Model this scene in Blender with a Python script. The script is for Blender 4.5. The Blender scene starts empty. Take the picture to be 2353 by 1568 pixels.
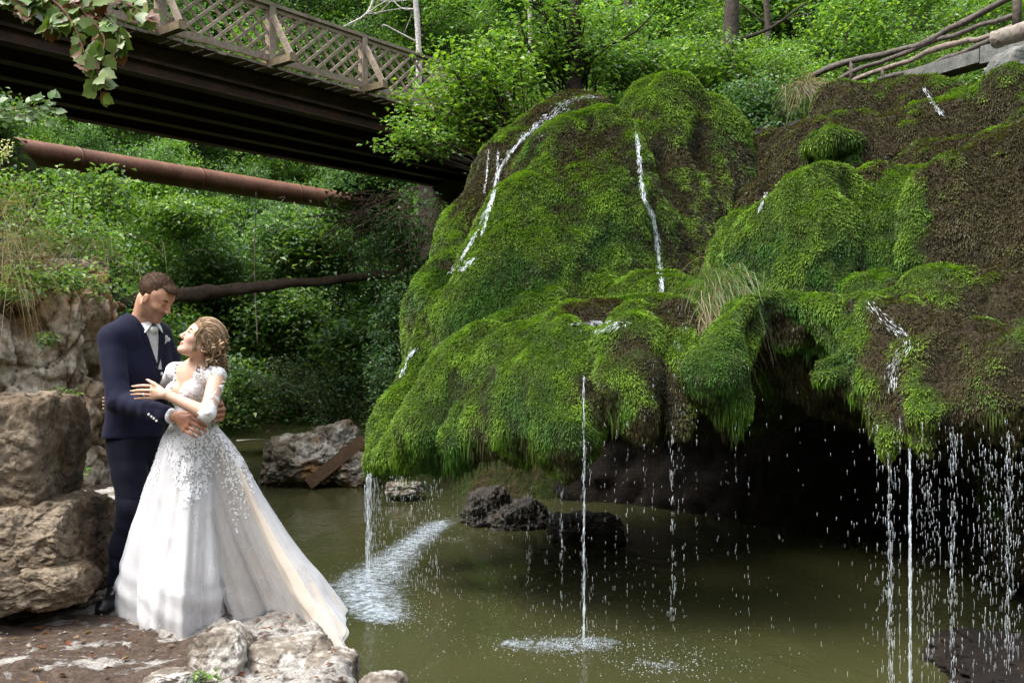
import bpy, math, random
import numpy as np
from mathutils import Vector, Matrix
from mathutils.bvhtree import BVHTree

rng = np.random.default_rng(7)
random.seed(7)
SC = bpy.context.scene
COL = SC.collection
F = 2287.0
CAMZ = 2.42
f32 = np.float32

def W(px, py, d):
    return np.array([(px - 1176) / F * d, d, CAMZ - (py - 784) / F * d])

# ------------------------------------------------------------------ noise
def _h(ix, iy, iz, s):
    n = (ix.astype(np.int64) * 73856093) ^ (iy.astype(np.int64) * 19349663) ^ (iz.astype(np.int64) * 83492791) ^ (s * 2654435761)
    n = n & 0xFFFFFFFF
    n = ((n ^ (n >> 15)) * 2246822519) & 0xFFFFFFFF
    n = ((n ^ (n >> 13)) * 3266489917) & 0xFFFFFFFF
    n = n ^ (n >> 16)
    return (n.astype(np.float64) / 2147483648.0 - 1.0)

def vnoise(p, s=0):
    p = np.asarray(p, dtype=np.float64)
    i = np.floor(p).astype(np.int64); f = p - i
    f = f * f * (3 - 2 * f)
    x, y, z = i[..., 0], i[..., 1], i[..., 2]
    fx, fy, fz = f[..., 0], f[..., 1], f[..., 2]
    def L(a, b, t): return a + (b - a) * t
    c = [[[_h(x + a, y + b, z + d, s) for d in (0, 1)] for b in (0, 1)] for a in (0, 1)]
    return L(L(L(c[0][0][0], c[1][0][0], fx), L(c[0][1][0], c[1][1][0], fx), fy),
             L(L(c[0][0][1], c[1][0][1], fx), L(c[0][1][1], c[1][1][1], fx), fy), fz)

def fbm(p, freq=1.0, octs=4, s=0, gain=0.5):
    p = np.asarray(p, dtype=np.float64)
    out = 0; a = 1.0; tot = 0
    for o in range(octs):
        out = out + a * vnoise(p * freq + 17.3 * o, s + o); tot += a
        a *= gain; freq *= 2.03
    return out / tot

def worley(p, s=0):
    """random value of the nearest cell, distance to it and to the second nearest"""
    p = np.asarray(p, dtype=np.float64); i = np.floor(p).astype(np.int64); f1 = np.full(len(p), 9.0); f2 = f1.copy(); cv = np.zeros(len(p))
    for a in (-1, 0, 1):
        for b in (-1, 0, 1):
            for c in (-1, 0, 1):
                x, y, z = i[:, 0] + a, i[:, 1] + b, i[:, 2] + c
                q = np.stack([x + .5 + .45 * _h(x, y, z, s + 1), y + .5 + .45 * _h(x, y, z, s + 2), z + .5 + .45 * _h(x, y, z, s + 3)], 1)
                dd = np.linalg.norm(q - p, axis=1); r = _h(x, y, z, s + 4); m = dd < f1
                f2 = np.where(m, f1, np.minimum(f2, dd)); cv = np.where(m, r, cv); f1 = np.where(m, dd, f1)
    return cv, f1, f2

def crag(q, fr, seed):
    """blocky broken-rock relief in about -1..1 at feature frequency fr"""
    w = q + .25 / fr * np.stack([vnoise(q * fr * 1.3 + k * 7, seed + k) for k in range(3)], 1)
    c1, a1, b1 = worley(w * fr * [1, 1, 1.5], seed); c2, a2, b2 = worley(w * fr * 2.3 * [1, 1, 1.6] + 4, seed + 9)
    c3, a3, b3 = worley(w * fr * [.8, .8, 3.2] + 9, seed + 19)
    return c1 * .55 * sstep(0, .05, b1 - a1) - .30 * (1 - sstep(0, .035, b1 - a1)) + c2 * .36 - .16 * (1 - sstep(0, .06, b2 - a2)) + c3 * .34 - .14 * (1 - sstep(0, .06, b3 - a3)) + fbm(q, fr * 4, 5, seed + 5, .65) * .55

def sstep(a, b, x):
    t = np.clip((x - a) / (b - a), 0, 1)
    return t * t * (3 - 2 * t)

def nrm(v):
    v = np.asarray(v, dtype=np.float64)
    return v / np.maximum(np.linalg.norm(v, axis=-1, keepdims=True), 1e-9)

# ------------------------------------------------------------------ meshes
class MB:
    def __init__(s): s.v = []; s.f = []; s.c = []; s.n = 0
    def add(s, v, f, c=None):
        v = np.asarray(v, dtype=np.float64).reshape(-1, 3)
        s.v.append(v)
        fs = f if isinstance(f, (list, tuple)) and len(f) and isinstance(f[0], np.ndarray) else [np.asarray(f)]
        for a in fs:
            if len(a): s.f.append(np.asarray(a, dtype=np.int64) + s.n)
        if c is None: c = np.ones((len(v), 3))
        c = np.asarray(c, dtype=np.float64)
        if c.ndim == 1: c = np.tile(c, (len(v), 1))
        s.c.append(c); s.n += len(v)
    def mesh(s, name, mat=None, smooth=True, col=True):
        me = bpy.data.meshes.new(name)
        v = np.concatenate(s.v); c = np.concatenate(s.c)
        me.vertices.add(len(v)); me.vertices.foreach_set('co', v.astype(f32).ravel())
        li = np.concatenate([a.ravel() for a in s.f])
        tot = np.concatenate([np.full(len(a), a.shape[1]) for a in s.f])
        st = np.concatenate([[0], np.cumsum(tot)[:-1]])
        me.loops.add(len(li)); me.loops.foreach_set('vertex_index', li.astype(np.int32))
        me.polygons.add(len(tot)); me.polygons.foreach_set('loop_start', st.astype(np.int32))
        me.polygons.foreach_set('loop_total', tot.astype(np.int32))
        me.polygons.foreach_set('use_smooth', np.full(len(tot), bool(smooth)))
        if col:
            a = me.color_attributes.new('Col', 'FLOAT_COLOR', 'POINT')
            a.data.foreach_set('color', np.concatenate([c, np.ones((len(c), 1))], 1).astype(f32).ravel())
        me.update(calc_edges=True)
        if mat: me.materials.append(mat)
        return me
    def obj(s, name, mat=None, parent=None, smooth=True, **k):
        return link(name, s.mesh(name, mat, smooth), parent, **k)

def link(name, data, parent=None, loc=None, label=None, cat=None, group=None, kind=None):
    o = bpy.data.objects.new(name, data); COL.objects.link(o)
    if loc is not None: o.location = loc
    if parent is not None:
        o.parent = parent
        o.matrix_parent_inverse = Matrix.Translation(-Vector(parent.location)) if parent.get('_w') else Matrix.Identity(4)
    tag(o, label, cat, group, kind)
    return o

def tag(o, label=None, cat=None, group=None, kind=None):
    if label: o['label'] = label
    if cat: o['category'] = cat
    if group: o['group'] = group
    if kind: o['kind'] = kind
    return o

def thing(name, loc, label, cat, group=None, kind=None):
    """Empty at the thing's base whose children are given in world coordinates"""
    o = link(name, None, None, tuple(float(a) for a in loc), label, cat, group, kind)
    o['_w'] = 1
    o.empty_display_size = 0.2
    return o

def copy_tree(root, loc, rz, sc, label=None, group=None):
    r = root.copy(); COL.objects.link(r); r.location = loc; r.rotation_euler = (0, 0, rz); r.scale = (sc, sc, sc)
    if label: r['label'] = label
    if group: r['group'] = group
    for ch in list(root.children):
        c = ch.copy(); COL.objects.link(c); c.parent = r
    return r

def tube(mb, pts, rad, n=8, c=None, cap=True, wob=0.0, seed=0):
    pts = np.asarray(pts, dtype=np.float64); m = len(pts)
    rad = np.broadcast_to(np.asarray(rad, dtype=np.float64), (m,)) if np.ndim(rad) < 2 else rad
    t = nrm(np.gradient(pts, axis=0))
    ref = np.array([0, 0, 1.0]) if abs(t[0][2]) < 0.9 else np.array([1.0, 0, 0])
    a = nrm(np.cross(t, ref)); b = np.cross(t, a)
    th = np.linspace(0, 2 * np.pi, n, endpoint=False)
    ring = a[:, None, :] * np.cos(th)[None, :, None] + b[:, None, :] * np.sin(th)[None, :, None]
    R = rad[:, None]
    if wob: R = R * (1 + wob * vnoise(np.stack([np.cos(th)[None, :] * 1.3 + 0 * R, np.sin(th)[None, :] * 1.3 + 0 * R, np.arange(m)[:, None] * 0.7 + 0 * th[None, :]], -1), seed))
    v = pts[:, None, :] + ring * R[..., None]
    i = np.arange(m - 1)[:, None] * n; j = np.arange(n)[None, :]; k = (j + 1) % n
    f = np.stack([i + j, i + k, i + n + k, i + n + j], -1).reshape(-1, 4)
    fs = [f]
    if cap:
        fs.append(np.arange(n)[None, ::-1].copy()); fs.append((np.arange(n) + (m - 1) * n)[None, :])
    mb.add(v.reshape(-1, 3), fs, c)

def spline(P, n):
    P = np.asarray(P, dtype=np.float64); m = len(P)
    t = np.linspace(0, m - 1, n); i = np.clip(np.floor(t).astype(int), 0, m - 2); u = (t - i)[:, None]
    Q = np.concatenate([[2 * P[0] - P[1]], P, [2 * P[-1] - P[-2]]])
    a, b, c, d = Q[i], Q[i + 1], Q[i + 2], Q[i + 3]
    return 0.5 * ((2 * b) + (-a + c) * u + (2 * a - 5 * b + 4 * c - d) * u ** 2 + (-a + 3 * b - 3 * c + d) * u ** 3)

def box(mb, c, ax, ay, az, c3=None):
    """box with centre c and half-axis vectors"""
    c = np.asarray(c, float); ax = np.asarray(ax, float); ay = np.asarray(ay, float); az = np.asarray(az, float)
    v = [c + sx * ax + sy * ay + sz * az for sz in (-1, 1) for sy in (-1, 1) for sx in (-1, 1)]
    f = np.array([[0, 2, 3, 1], [4, 5, 7, 6], [0, 1, 5, 4], [2, 6, 7, 3], [0, 4, 6, 2], [1, 3, 7, 5]])
    if np.dot(np.cross(ax, ay), az) < 0: f = f[:, ::-1]
    mb.add(v, f, c3)

def bar(mb, a, b, w, h, up=(0, 0, 1), c=None):
    a = np.asarray(a, float); b = np.asarray(b, float); t = nrm(b - a)
    s = nrm(np.cross(t, up)); u = np.cross(s, t)
    box(mb, (a + b) / 2, (b - a) / 2, s * w / 2, u * h / 2, c)

def kites(mb, p, d, n, L, Wd, c, tipc=None, fold=0.12, mid=0.45):
    """one leaf / blade per row: kite of 4 vertices. p base, d direction, n normal"""
    p = np.asarray(p); d = nrm(d); s = nrm(np.cross(d, n)); n2 = np.cross(s, d)
    L = np.broadcast_to(L, (len(p),))[:, None]; Wd = np.broadcast_to(Wd, (len(p),))[:, None]
    m = p + d * L * mid
    v = np.stack([p, m + s * Wd * .5 + n2 * L * fold, p + d * L - n2 * L * fold * .8, m - s * Wd * .5 + n2 * L * fold], 1)
    c = np.asarray(c)
    if c.ndim == 1: c = np.tile(c, (len(p), 1))
    tc = c if tipc is None else tipc
    cc = np.stack([c, (c + tc) / 2, tc, (c + tc) / 2], 1)
    f = np.arange(len(p) * 4).reshape(-1, 4)
    mb.add(v.reshape(-1, 3), f, cc.reshape(-1, 3))

# ------------------------------------------------------------------ signed distance fields + surface nets
class Field:
    def __init__(s, lo, hi, h):
        s.lo = np.asarray(lo, float); s.h = h
        n = np.ceil((np.asarray(hi, float) - s.lo) / h).astype(int) + 1
        s.ax = [(s.lo[i] + np.arange(n[i]) * h).astype(f32) for i in range(3)]
        s.F = np.full(n, 1.0, dtype=f32)
    def copy(s):
        g = Field.__new__(Field); g.lo = s.lo; g.h = s.h; g.ax = s.ax; g.F = s.F.copy(); return g
    def grid(s): return s.ax[0][:, None, None], s.ax[1][None, :, None], s.ax[2][None, None, :]
    def sl(s, lo, hi):
        r = []
        for i in range(3):
            a = int(np.searchsorted(s.ax[i], lo[i])); b = int(np.searchsorted(s.ax[i], hi[i]))
            r.append(slice(a, b))
        return tuple(r)
    def put(s, lo, hi, fn, k=0.0, op='u'):
        m = k + 3 * s.h
        q = s.sl(np.asarray(lo) - m, np.asarray(hi) + m)
        if any(a.stop <= a.start for a in q): return
        X = s.ax[0][q[0]][:, None, None]; Y = s.ax[1][q[1]][None, :, None]; Z = s.ax[2][q[2]][None, None, :]
        d = fn(X, Y, Z).astype(f32); f = s.F[q]
        if op == 'u':
            r = np.minimum(f, d)
            if k > 0: hh = np.maximum(k - np.abs(f - d), 0) / k; r = r - hh * hh * k * 0.25
        else:
            d = -d
            r = np.maximum(f, d)
            if k > 0: hh = np.maximum(k - np.abs(f - d), 0) / k; r = r + hh * hh * k * 0.25
        s.F[q] = r
    def cap(s, a, b, ra, rb, k=0.0, op='u', fl=None):
        """capsule with two radii; fl=(axis vector, scale): cross-section squashed along axis"""
        a = np.asarray(a, float); b = np.asarray(b, float); r = max(ra, rb)
        lo = np.minimum(a, b) - r * 1.3; hi = np.maximum(a, b) + r * 1.3
        ba = b - a
        if fl is None:
            L2 = max(ba @ ba, 1e-9)
            def fn(X, Y, Z):
                t = np.clip(((X - a[0]) * ba[0] + (Y - a[1]) * ba[1] + (Z - a[2]) * ba[2]) / L2, 0, 1)
                return np.sqrt((X - a[0] - t * ba[0]) ** 2 + (Y - a[1] - t * ba[1]) ** 2 + (Z - a[2] - t * ba[2]) ** 2) - (ra + (rb - ra) * t)
        else:
            n = nrm(fl[0]); g = 1 / fl[1] - 1
            ba2 = ba + n * (ba @ n) * g; L2 = max(ba2 @ ba2, 1e-9)
            def fn(X, Y, Z):
                x = X - a[0]; y = Y - a[1]; z = Z - a[2]
                e = (x * n[0] + y * n[1] + z * n[2]) * g
                x = x + n[0] * e; y = y + n[1] * e; z = z + n[2] * e
                t = np.clip((x * ba2[0] + y * ba2[1] + z * ba2[2]) / L2, 0, 1)
                q = np.sqrt((x - t * ba2[0]) ** 2 + (y - t * ba2[1]) ** 2 + (z - t * ba2[2]) ** 2) - (ra + (rb - ra) * t)
                return q * (0.5 + 0.5 * fl[1])
        s.put(lo, hi, fn, k, op)
    def chain(s, pts, rad, k=0.0, op='u', fl=None):
        for i in range(len(pts) - 1): s.cap(pts[i], pts[i + 1], rad[i], rad[i + 1], k, op, fl)
    def ell(s, c, r, R=None, k=0.0, op='u'):
        c = np.asarray(c, float); r = np.asarray(r, float)
        R = np.eye(3) if R is None else np.asarray(R, float)   # rows = local axes in world
        m = r.max()
        def fn(X, Y, Z):
            x = X - c[0]; y = Y - c[1]; z = Z - c[2]
            u = [R[i][0] * x + R[i][1] * y + R[i][2] * z for i in range(3)]
            k0 = np.sqrt(sum((u[i] / r[i]) ** 2 for i in range(3)))
            k1 = np.sqrt(sum((u[i] / r[i] ** 2) ** 2 for i in range(3))) + 1e-6
            return k0 * (k0 - 1) / k1
        s.put(c - m, c + m, fn, k, op)
    def nets(s):
        F_ = s.F; S = F_ < 0
        nx, ny, nz = F_.shape
        cnt = np.zeros((nx - 1, ny - 1, nz - 1), dtype=np.int8)
        offs = [(i, j, k) for i in (0, 1) for j in (0, 1) for k in (0, 1)]
        for i, j, k in offs: cnt += S[i:nx - 1 + i, j:ny - 1 + j, k:nz - 1 + k]
        idx = np.argwhere((cnt > 0) & (cnt < 8))
        val = np.stack([F_[idx[:, 0] + i, idx[:, 1] + j, idx[:, 2] + k] for i, j, k in offs], 1).astype(np.float64)
        pos = np.zeros((len(idx), 3)); num = np.zeros(len(idx))
        for a in range(8):
            for b in range(a + 1, 8):
                if sum(abs(offs[a][q] - offs[b][q]) for q in range(3)) != 1: continue
                va, vb = val[:, a], val[:, b]; m = (va < 0) != (vb < 0)
                t = np.where(m, va / np.where(m, va - vb, 1), 0)
                oa = np.array(offs[a]); ob = np.array(offs[b])
                pos += m[:, None] * (oa + (ob - oa) * t[:, None]); num += m
        v = s.lo + (idx + pos / num[:, None]) * s.h
        mp = np.full(cnt.shape, -1, dtype=np.int64); mp[tuple(idx.T)] = np.arange(len(idx))
        faces = []
        for ax in range(3):
            o = [0, 0, 0]; o[ax] = 1
            A = S[:nx - o[0], :ny - o[1], :nz - o[2]]; B = S[o[0]:, o[1]:, o[2]:]
            e = np.argwhere(A != B); u, w = [q for q in range(3) if q != ax]
            lim = cnt.shape
            ok = (e[:, u] > 0) & (e[:, w] > 0) & (e[:, u] < lim[u]) & (e[:, w] < lim[w]) & (e[:, ax] < lim[ax])
            e = e[ok]; ins = A[tuple(e.T)]
            c = []
            for du, dw in ((-1, -1), (0, -1), (0, 0), (-1, 0)):
                g = e.copy(); g[:, u] += du; g[:, w] += dw; c.append(mp[tuple(g.T)])
            q = np.stack(c, 1)
            flip = ins if ax != 1 else ~ins
            q = np.where(flip[:, None], q, q[:, ::-1])
            faces.append(q[(q >= 0).all(1)])
        return v, np.concatenate(faces)

def vnormals(v, f):
    n = np.zeros_like(v)
    fn = np.cross(v[f[:, 2]] - v[f[:, 0]], v[f[:, 3 if f.shape[1] > 3 else 1]] - v[f[:, 1 if f.shape[1] > 3 else 0]])
    for i in range(f.shape[1]): np.add.at(n, f[:, i], fn)
    return nrm(n)

def relax(v, f, it=1, lam=0.5):
    for _ in range(it):
        acc = np.zeros_like(v); c = np.zeros(len(v))
        for i in range(4):
            j = (i + 1) % 4
            np.add.at(acc, f[:, i], v[f[:, j]]); np.add.at(c, f[:, i], 1)
            np.add.at(acc, f[:, j], v[f[:, i]]); np.add.at(c, f[:, j], 1)
        v = v + lam * (acc / np.maximum(c, 1)[:, None] - v)
    return v

# ------------------------------------------------------------------ materials
def mat(name):
    m = bpy.data.materials.new(name); m.use_nodes = True
    nt = m.node_tree; nt.nodes.clear()
    out = nt.nodes.new('ShaderNodeOutputMaterial')
    return m, nt, out

def N(nt, typ, **k):
    n = nt.nodes.new(typ)
    for a, b in k.items():
        if a in ('_in',):
            for x, y in b.items(): n.inputs[x].default_value = y
        else: setattr(n, a, b)
    return n

def noise_node(nt, scale, detail=4, rough=0.55, coord=None, dist=0.0):
    if coord is None:
        tc = N(nt, 'ShaderNodeTexCoord'); coord = tc.outputs['Object']
    n = N(nt, 'ShaderNodeTexNoise', _in={'Scale': scale, 'Detail': detail, 'Roughness': rough, 'Distortion': dist})
    nt.links.new(coord, n.inputs['Vector']); return n

def ramp(nt, src, stops):
    r = N(nt, 'ShaderNodeValToRGB'); e = r.color_ramp.elements
    while len(e) < len(stops): e.new(0.5)
    for i, (p, c) in enumerate(stops):
        e[i].position = p; e[i].color = tuple(c) + (1,) if len(c) == 3 else c
    nt.links.new(src, r.inputs[0]); return r

def mixc(nt, fac, a, b, mode='MIX'):
    m = N(nt, 'ShaderNodeMix', data_type='RGBA', blend_type=mode)
    for s, i in ((fac, 0), (a, 6), (b, 7)):
        if isinstance(s, (int, float)): m.inputs[i].default_value = s
        elif isinstance(s, tuple): m.inputs[i].default_value = s + (1,) if len(s) == 3 else s
        else: nt.links.new(s, m.inputs[i])
    return m.outputs[2]

def bump(nt, src, strength=0.5, dist=0.02, nrm_=None):
    b = N(nt, 'ShaderNodeBump', _in={'Strength': strength, 'Distance': dist})
    nt.links.new(src, b.inputs['Height'])
    if nrm_ is not None: nt.links.new(nrm_, b.inputs['Normal'])
    return b.outputs[0]

def principled(nt, out, col=None, rough=0.6, spec=0.5, normal=None, **k):
    p = N(nt, 'ShaderNodeBsdfPrincipled')
    p.inputs['Roughness'].default_value = rough if isinstance(rough, (int, float)) else 0.5
    if not isinstance(rough, (int, float)): nt.links.new(rough, p.inputs['Roughness'])
    p.inputs['Specular IOR Level'].default_value = spec
    if col is not None:
        if isinstance(col, tuple): p.inputs['Base Color'].default_value = col + (1,)
        else: nt.links.new(col, p.inputs['Base Color'])
    if normal is not None: nt.links.new(normal, p.inputs['Normal'])
    for a, b in k.items(): p.inputs[a].default_value = b
    if out is not None: nt.links.new(p.outputs[0], out.inputs[0])
    return p

def leaf_mat(name, trans=0.35, rough=0.45, spec=0.4, vary=0.25):
    m, nt, out = mat(name)
    a = N(nt, 'ShaderNodeVertexColor', layer_name='Col')
    oi = N(nt, 'ShaderNodeObjectInfo')
    hs = N(nt, 'ShaderNodeHueSaturation')
    mr = N(nt, 'ShaderNodeMapRange', _in={3: 1 - vary, 4: 1 + vary}); nt.links.new(oi.outputs['Random'], mr.inputs[0])
    nt.links.new(mr.outputs[0], hs.inputs['Value']); nt.links.new(a.outputs[0], hs.inputs['Color'])
    p = principled(nt, None, hs.outputs[0], rough, spec)
    t = N(nt, 'ShaderNodeBsdfTranslucent')
    tc = mixc(nt, 0.5, hs.outputs[0], (0.5, 0.75, 0.05), 'MULTIPLY')
    tc = mixc(nt, 1.0, tc, (1.6, 1.5, 1.0), 'MULTIPLY')
    nt.links.new(tc, t.inputs[0])
    mx = N(nt, 'ShaderNodeMixShader', _in={0: trans})
    nt.links.new(p.outputs[0], mx.inputs[1]); nt.links.new(t.outputs[0], mx.inputs[2]); nt.links.new(mx.outputs[0], out.inputs[0])
    return m

def vcol_mat(name, rough=0.6, spec=0.3, bscale=None, bstr=0.3, bdist=0.003, detail_col=0.0, **k):
    m, nt, out = mat(name)
    a = N(nt, 'ShaderNodeVertexColor', layer_name='Col'); c = a.outputs[0]; nn = None
    if bscale:
        n = noise_node(nt, bscale, 5); nn = bump(nt, n.outputs[0], bstr, bdist)
        if detail_col:
            r = ramp(nt, n.outputs[0], [(0.3, (1 - detail_col,) * 3), (0.7, (1 + detail_col,) * 3)])
            c = mixc(nt, 1.0, c, r.outputs[0], 'MULTIPLY')
    principled(nt, out, c, rough, spec, nn, **k)
    return m

def rock_mat(name, light, midc, dark, sc=1.0, moss=0.0, stain=None, wet=0.0, crack=0.6):
    m, nt, out = mat(name)
    tc = N(nt, 'ShaderNodeTexCoord'); co = tc.outputs['Object']
    n1 = noise_node(nt, 1.6 * sc, 8, 0.62, co); n2 = noise_node(nt, 14 * sc, 6, 0.7, co); n3 = noise_node(nt, 0.7 * sc, 4, 0.6, co, 0.6)
    c = ramp(nt, n1.outputs[0], [(0.32, dark), (0.48, midc), (0.58, light), (0.75, midc)]).outputs[0]
    g = ramp(nt, n2.outputs[0], [(0.3, (0.45,) * 3), (0.62, (1.25,) * 3)]).outputs[0]
    c = mixc(nt, 1.0, c, g, 'MULTIPLY')
    if stain:
        r = ramp(nt, n3.outputs[0], [(0.52, (0, 0, 0)), (0.62, (1, 1, 1))])
        c = mixc(nt, r.outputs[0], c, mixc(nt, 1.0, stain, g, 'MULTIPLY'))
    vo = N(nt, 'ShaderNodeTexVoronoi', feature='DISTANCE_TO_EDGE', _in={'Scale': 3.2 * sc})
    wv = mixc(nt, 0.45, co, noise_node(nt, 3 * sc, 4, 0.6, co).outputs[1]); nt.links.new(wv, vo.inputs['Vector'])
    cr = ramp(nt, vo.outputs[0], [(0.0, (1 - crack * .6,) * 3), (0.02, (1, 1, 1))]).outputs[0]
    c = mixc(nt, 1.0, c, cr, 'MULTIPLY')
    if moss:
        geo = N(nt, 'ShaderNodeNewGeometry'); sx = N(nt, 'ShaderNodeSeparateXYZ'); nt.links.new(geo.outputs['Normal'], sx.inputs[0])
        mm = N(nt, 'ShaderNodeMath', operation='MULTIPLY_ADD', _in={1: 0.35, 2: moss - 0.5}); nt.links.new(sx.outputs[2], mm.inputs[0])
        ad = N(nt, 'ShaderNodeMath', operation='ADD'); nt.links.new(mm.outputs[0], ad.inputs[0]); nt.links.new(noise_node(nt, 2.3 * sc, 7, .65, co).outputs[0], ad.inputs[1])
        r = ramp(nt, ad.outputs[0], [(0.5, (0, 0, 0)), (0.62, (1, 1, 1))])
        mc = ramp(nt, n2.outputs[0], [(0.3, (0.02, 0.03, 0.008)), (0.7, (0.09, 0.12, 0.02))]).outputs[0]
        c = mixc(nt, r.outputs[0], c, mc)
    b1 = bump(nt, n1.outputs[0], 0.9, 0.12 / sc)
    b2 = bump(nt, n2.outputs[0], 0.8, 0.02 / sc, b1)
    b3 = bump(nt, cr, 0.5, 0.02 / sc, b2)
    principled(nt, out, c, 0.85 - 0.5 * wet, 0.25 + 0.4 * wet, b3)
    return m

# ------------------------------------------------------------------ rocks
def cube_sphere(n):
    g = np.tan(np.linspace(-1, 1, n + 1) * np.pi / 4)
    vs = {}; V = []; Q = []
    def vid(p):
        key = tuple(np.round(p * 1e5).astype(int))
        if key not in vs: vs[key] = len(V); V.append(p)
        return vs[key]
    for ax in range(3):
        for sg in (-1, 1):
            ids = np.zeros((n + 1, n + 1), int)
            for i in range(n + 1):
                for j in range(n + 1):
                    p = np.zeros(3); p[ax] = sg; p[(ax + 1) % 3] = g[i] * sg; p[(ax + 2) % 3] = g[j]
                    ids[i, j] = vid(p / np.linalg.norm(p))
            for i in range(n):
                for j in range(n):
                    Q.append([ids[i, j], ids[i + 1, j], ids[i + 1, j + 1], ids[i, j + 1]])
    return np.array(V), np.array(Q)
_CS = {}
def rock(name, m, c, r, seed=0, res=48, rough=0.10, planes=14, parent=None, boxy=0.0, rz=0.0, **k):
    if res not in _CS: _CS[res] = cube_sphere(res)
    D, Q = _CS[res]; g = np.random.default_rng(seed)
    pn = nrm(g.normal(size=(planes, 3))); ph = g.uniform(0.72, 0.98, planes)
    if boxy:
        pn = np.concatenate([pn, [[1, 0, 0], [-1, 0, 0], [0, 1, 0], [0, -1, 0], [0, 0, 1], [0, 0, -1]]]); ph = np.concatenate([ph, np.full(6, 1 - boxy)])
    dt = D @ pn.T; rr = np.where(dt > 0.05, ph[None, :] / np.maximum(dt, 0.05), 9)
    rad = -np.log(np.exp(-34 * np.minimum(rr, 2)).sum(1) + np.exp(-34 * 1.12)) / 34
    v = D * rad[:, None]
    q = v * np.asarray(r)
    mr_ = max(r)
    nz = fbm(q + seed * 3.1, 1.2 / mr_, 3, seed) * rough * 1.2
    cell = crag(q + seed, 2.3 / mr_, seed) * rough * .85 + crag(q + seed + 5, 6.5 / mr_, seed + 40) * rough * .32
    q = q * (1 + nz + cell)[:, None]
    cz, sz = math.cos(rz), math.sin(rz)
    q = q @ np.array([[cz, sz, 0], [-sz, cz, 0], [0, 0, 1]])
    mb = MB(); mb.add(q, Q)
    o = mb.obj(name, m, parent, True, loc=tuple(float(a) for a in c), **k)
    return o

# ------------------------------------------------------------------ foliage
def spread_leaves(mb, p, size, cols, g, droop=0.35, flat=0.75, w=0.62, out=None):
    n = len(p)
    az = g.uniform(0, 2 * np.pi, n)
    d = np.stack([np.cos(az), np.sin(az), -g.uniform(0, 2 * droop, n)], 1)
    if out is not None: d = d + out * 0.7
    nn = np.stack([g.normal(0, 1 - flat, n), g.normal(0, 1 - flat, n), np.ones(n)], 1)
    nn[:, 1] -= 0.35 * g.uniform(0, 1, n)
    ci = g.integers(0, len(cols), n)
    c = np.asarray(cols)[ci] * g.uniform(0.7, 1.25, n)[:, None]
    L = size * g.uniform(0.6, 1.25, n)
    kites(mb, p, d, nn, L, L * w, c)

GREENS = [(0.10, 0.20, 0.045), (0.08, 0.165, 0.04), (0.14, 0.24, 0.05), (0.06, 0.13, 0.035), (0.19, 0.28, 0.06)]
YGREENS = [(0.17, 0.29, 0.04), (0.13, 0.25, 0.035), (0.23, 0.34, 0.055), (0.10, 0.20, 0.03)]
DARKG = [(0.055, 0.125, 0.04), (0.04, 0.10, 0.035), (0.08, 0.16, 0.05)]
COOL = [(0.11, 0.20, 0.10), (0.09, 0.17, 0.075), (0.15, 0.25, 0.125), (0.07, 0.14, 0.05)]

def plant_proto(seed, h, stems, trunk_r, lo, R, nl, ls, cols, lean=0.15, nlimb=16, shape=1.0, layered=0.5):
    """returns (wood mesh builder, crown mesh builder) rooted at the origin"""
    g = np.random.default_rng(seed); wd = MB(); cr = MB(); P = []
    for s in range(stems):
        a = g.uniform(0, 6.28); ln = g.uniform(0.3, 1) * lean * h * (1.6 if stems > 1 else 1)
        pts = spline([(0, 0, -0.3), (math.cos(a) * ln * .2, math.sin(a) * ln * .2, h * .35), (math.cos(a) * ln * .55 + g.normal(0, .02 * h), math.sin(a) * ln * .55 + g.normal(0, .02 * h), h * .7), (math.cos(a) * ln, math.sin(a) * ln, h)], 14)
        rr = trunk_r * (1 - np.linspace(0, 1, 14) ** 1.2 * .88)
        tube(wd, pts, rr, 8, wob=.12, seed=seed)
        m = max(3, nlimb // stems)
        for i in range(m):
            t = lo + (1 - lo) * (i + g.uniform(0, 1)) / m
            b = pts[min(13, int(t * 13))]
            prof = (math.sin(math.pi * min(1, (t - lo) / (1 - lo) * .85 + .15)) ** .6) * shape + (1 - shape)
            L = R * prof * g.uniform(.6, 1.1); az = g.uniform(0, 6.28); up = g.uniform(.1, .55)
            e = b + np.array([math.cos(az) * L, math.sin(az) * L, L * up])
            md = (b + e) / 2 + np.array([0, 0, L * .12]) + g.normal(0, .05 * L, 3)
            e[2] -= L * .12
            lp = spline([b, md, e], 8)
            tube(wd, lp, trunk_r * .32 * (1 - np.linspace(0, 1, 8) * .85) * (1.1 - t * .5), 5, cap=False)
            k = int(nl / (m * stems)); nt = max(3, k // 34)
            u = g.uniform(.25, 1.05, nt); c = np.stack([np.interp(u * 7, range(8), lp[:, q]) for q in range(3)], 1)
            c += g.normal(0, 1, (nt, 3)) * np.array([.22, .22, .12 * layered + .05]) * L
            for cc in c:
                kk = 34; tr = .20 * R * g.uniform(.7, 1.4) + ls
                P.append(cc + g.normal(0, 1, (kk, 3)) * np.array([tr, tr, tr * (1 - layered * .9)]) * .75)
    P = np.concatenate(P)
    spread_leaves(cr, P, ls, cols, g)
    return wd, cr

GRIDF = lambda nx, ny: np.stack([np.arange(nx - 1)[:, None] * ny + np.arange(ny - 1)[None, :], (np.arange(nx - 1)[:, None] + 1) * ny + np.arange(ny - 1)[None, :],
                                 (np.arange(nx - 1)[:, None] + 1) * ny + np.arange(ny - 1)[None, :] + 1, np.arange(nx - 1)[:, None] * ny + np.arange(ny - 1)[None, :] + 1], -1).reshape(-1, 4)
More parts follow.
